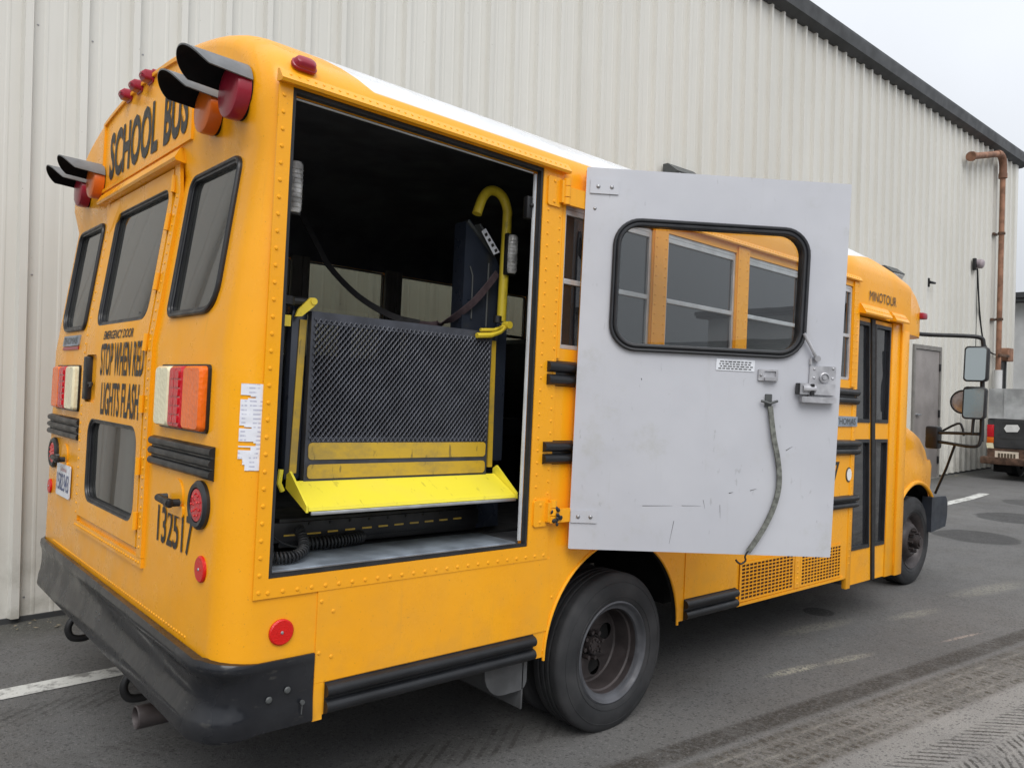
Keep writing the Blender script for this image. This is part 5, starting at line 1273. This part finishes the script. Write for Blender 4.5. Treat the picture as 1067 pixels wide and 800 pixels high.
# hooped hand rail and its lamp
bm = NB(); hp_ = [(2.385, .30, 1.90), (2.388, .30, 2.15), (2.392, .30, 2.38), (2.388, .30, 2.435), (2.36, .30, 2.482), (2.315, .30, 2.502), (2.27, .30, 2.492), (2.238, .30, 2.455), (2.218, .30, 2.405), (2.208, .30, 2.375)]
tube(bm, smooth_pts(hp_, 6), .0225, 14); obj('hand_rail', bm, 'lift_yellow', LIFT, 50)
bm = NB(); tube(bm, [(1.277, .30, 1.9), (1.279, .30, 2.2), (1.285, .30, 2.42), (1.24, .31, 2.50)], .010, 10); obj('hand_rail', bm, 'lift_yellow', LIFT, 50)
for (xc, za, zb_) in ((2.40, 2.125, 2.305), (1.302, 2.20, 2.39)):
    bm = NB(); box(bm, (xc-.034, .262, za-.008), (xc+.03, .285, zb_+.008), .006); lh = obj('work_lamp', bm, 'black', LIFT)
    bm = NB(); t_ = NB(); lathe(bm, [(0, 0), (.020, .0), (.026, .01), (.027, (zb_-za)*.5), (.026, zb_-za-.01), (.02, zb_-za), (0, zb_-za)], lambda a, b, h: (xc+a, .262+b*.9, za+h), 20)
    for k in range(9): tube(bm, [(xc+.0275*math.cos(q), .262+.0255*math.sin(q), za+.018+k*(zb_-za-.03)/9) for q in [2*PI*j/14 for j in range(14)]], .0015, 4, closed=True)
    obj('lamp_lens', bm, 'lampglass', lh, 50)
# base plate with its dashed edge, coiled cable
bm = NB(); box(bm, (1.33, .31, .93), (2.30, .60, 1.045), .008); box(bm, (1.30, .30, .955), (2.30, .312, 1.03), .003)
for k in range(9):
    dome(bm, (1.45+k*.09, .299, 1.02), (0, -1, 0), .006, .005, 8, 2)
bs = obj('base_frame', bm, 'black', LIFT)
bm = NB(); box(bm, (1.345, .2975, .978), (1.50, .2995, .984)); obj('edge_marking', bm, 'worn_bar', bs)
for k in range(9): bm = NB(); box(bm, (1.53+k*.078, .2975, .9795+.001*k), (1.575+k*.078, .2995, .9865+.001*k)); obj('edge_marking', bm, 'worn_bar', bs)
bm = NB(); pts = []
def coil(path, r, turns, n=12):
    P = smooth_pts(path, 8); out = []; tot = turns*n
    for i in range(tot+1):
        f = i/tot*(len(P)-1); k = min(int(f), len(P)-2); p = P[k].lerp(P[k+1], f-k); d, a_, b_ = frame_of(P[min(k+1, len(P)-1)]-P[k]); q = 2*PI*i/n
        out.append(p+(a_*math.cos(q)+b_*math.sin(q))*r)
    return out
tube(bm, coil([(1.20, .13, .945), (1.235, .10, .928+.018), (1.29, .10, .945), (1.345, .14, .955), (1.375, .20, .98), (1.385, .26, 1.01)], .017, 22), .0045, 6)
tube(bm, coil([(1.41, .27, .95), (1.50, .26, .95), (1.60, .27, .95), (1.68, .29, .95)], .022, 20), .0045, 6)
tube(bm, smooth_pts([(1.19, .08, 1.02), (1.21, .10, .98), (1.215, .12, .95)], 4), .005, 6); tube(bm, smooth_pts([(1.20, .16, 1.04), (1.28, .18, .98), (1.36, .2, .955), (1.39, .24, .98)], 4), .0045, 6)
obj('coiled_cable', bm, 'rubber', LIFT, 60)
# a webbing belt slung between the ceiling and the tower
bm = NB(); tube(bm, smooth_pts([(1.60, 1.0, 2.50), (1.675, .90, 2.306), (1.715, .85, 2.20), (1.756, .80, 2.105), (1.858, .70, 1.976), (1.981, .60, 1.895), (2.09, .54, 1.872)], 6), 0, flat=(.034, .004, (.2, -1, .15))); obj('belt', bm, 'belt', LIFT, 60)
bm = NB(); tube(bm, smooth_pts([(2.085, .54, 1.872), (2.125, .45, 1.868), (2.15, .38, 1.89), (2.205, .32, 1.955), (2.26, .30, 2.02), (2.335, .285, 2.12)], 6), 0, flat=(.036, .004, (.3, -1, .1))); obj('belt', bm, 'belt_brown', LIFT, 60)

# ------------------------------------------------------------------ work truck parked beyond
TR = thing('pickup_truck', 'dark work truck with a pale scuffed upper tail and rusty bumper parked by the wall', 'truck', (19.5, 1.85, 0))
XT = 17.3; FT = lambda s, t, h: (XT-h, s, t)
bm = NB(); box(bm, (XT, .92, .50), (XT+2.4, 2.73, 1.18), .03); box(bm, (XT+2.45, .95, .5), (XT+5.2, 2.70, 1.25), .08); bd = obj('body', bm, 'truck_dark', TR)
bm = NB(); plate(bm, [(1.0, .62), (2.60, .62), (2.60, 1.17), (1.0, 1.17)], [], FT, .002, .016); plate(bm, [(1.25, .80), (2.50, .80), (2.50, 1.14), (1.25, 1.14)], [[(1.28, .83), (2.47, .83), (2.47, 1.11), (1.28, 1.11)]], FT, .016, .024); tg = obj('tailgate', bm, 'truck_dark', TR)
bm = NB(); plate(bm, [(2.43, 1.0), (2.39, 1.07), (2.20, 1.08), (2.16, 1.01), (2.20, .94), (2.39, .93)], [], FT, .024, .03); obj('tailgate_emblem', bm, 'emblem', tg)
bm = NB(); box(bm, (XT-.02, .93, 1.185), (XT+.03, 2.71, 1.77)); box(bm, (XT+.032, 2.67, 1.185), (XT+2.3, 2.71, 1.77)); box(bm, (XT+.032, .93, 1.185), (XT+2.3, .97, 1.77))
for k in range(4): box(bm, (XT-.035, 1.05+k*.45, 1.19), (XT-.021, 1.09+k*.45, 1.765))
obj('side_board', bm, 'truck_grey', TR)
for yc in (2.665, .985):
    bm = NB(); box(bm, (XT-.03, yc-.06, .82), (XT-.002, yc+.06, 1.06), .008); tl = obj('tail_light', bm, 'redtail', TR)
    bm = NB(); box(bm, (XT-.03, yc-.06, .70), (XT-.002, yc+.06, .815), .008); obj('lens', bm, 'amber', tl)
    bm = NB(); loft(bm, [[(XT+e, yc+.07, .70), (XT+e, yc-.05, .70), (XT+e, yc-.09, .45), (XT+e, yc+.03, .50)] for e in (-.03, -.004)]); obj('lens', bm, 'clear', tl)
bm = NB(); box(bm, (XT-.22, .88, .30), (XT-.06, 2.78, .44), .02); box(bm, (XT-.06, .95, .38), (XT, 2.70, .60)); bp_ = obj('bumper', bm, 'rust2', TR)
bm = NB(); box(bm, (XT-.15, 2.14, .40), (XT-.14, 2.54, .56)); bm2 = bm; pl = obj('number_plate', bm, 'plate_cream', TR)
bm = NB()
for k in range(6): box(bm, (XT-.155, 2.19+k*.052, .44), (XT-.151, 2.225+k*.052, .52))
obj('plate_print', bm, 'ink_grey', pl)
def truck_wheel(cx, y0, sg):
    bm = NB(); P = lambda a, b, h: (cx+a, y0+sg*h, .37+b); lathe(bm, [(.20, .03), (.22, .005), (.34, .008), (.365, .03), (.37, .06), (.37, .20), (.35, .23), (.22, .24)], P, 40); wl = obj('wheel', bm, 'tire', TR, 30)
    bm = NB(); lathe(bm, [(.215, .01), (.20, .03), (.17, .06), (.09, .05), (.07, .0), (.0, -.002)], P, 32); obj('rim', bm, 'rim_lip', wl, 30)
for cx in (XT+1.1, XT+4.5): truck_wheel(cx, 2.66, -1); truck_wheel(cx, .99, 1)
bm = NB(); box(bm, (XT+.3, 1.05, .28), (XT+.6, 2.6, .5)); box(bm, (XT+.05, 2.30, .14), (XT+.06, 2.62, .30)); cyl(bm, (XT+1.1, 1.1, .37), (XT+1.1, 2.5, .37), .07, 12); obj('chassis', bm, 'underside', TR)
bm = NB(); loft(bm, [[(XT+a, y, z) for a, z in ((2.5, 1.26), (2.6, 1.72), (2.75, 1.80), (4.1, 1.80), (4.75, 1.26))] for y in (1.03, 2.62)]); cb_ = obj('cab', bm, 'truck_dark', TR, 30)
bm = NB(); loft(bm, [[(XT+2.485, y, z) for y, z in ((1.2, 1.32), (2.45, 1.32), (2.38, 1.68), (1.27, 1.68))], [(XT+2.57, y, z) for y, z in ((1.2, 1.32), (2.45, 1.32), (2.38, 1.68), (1.27, 1.68))]]); obj('rear_window', bm, 'glass_dark', cb_, 20)
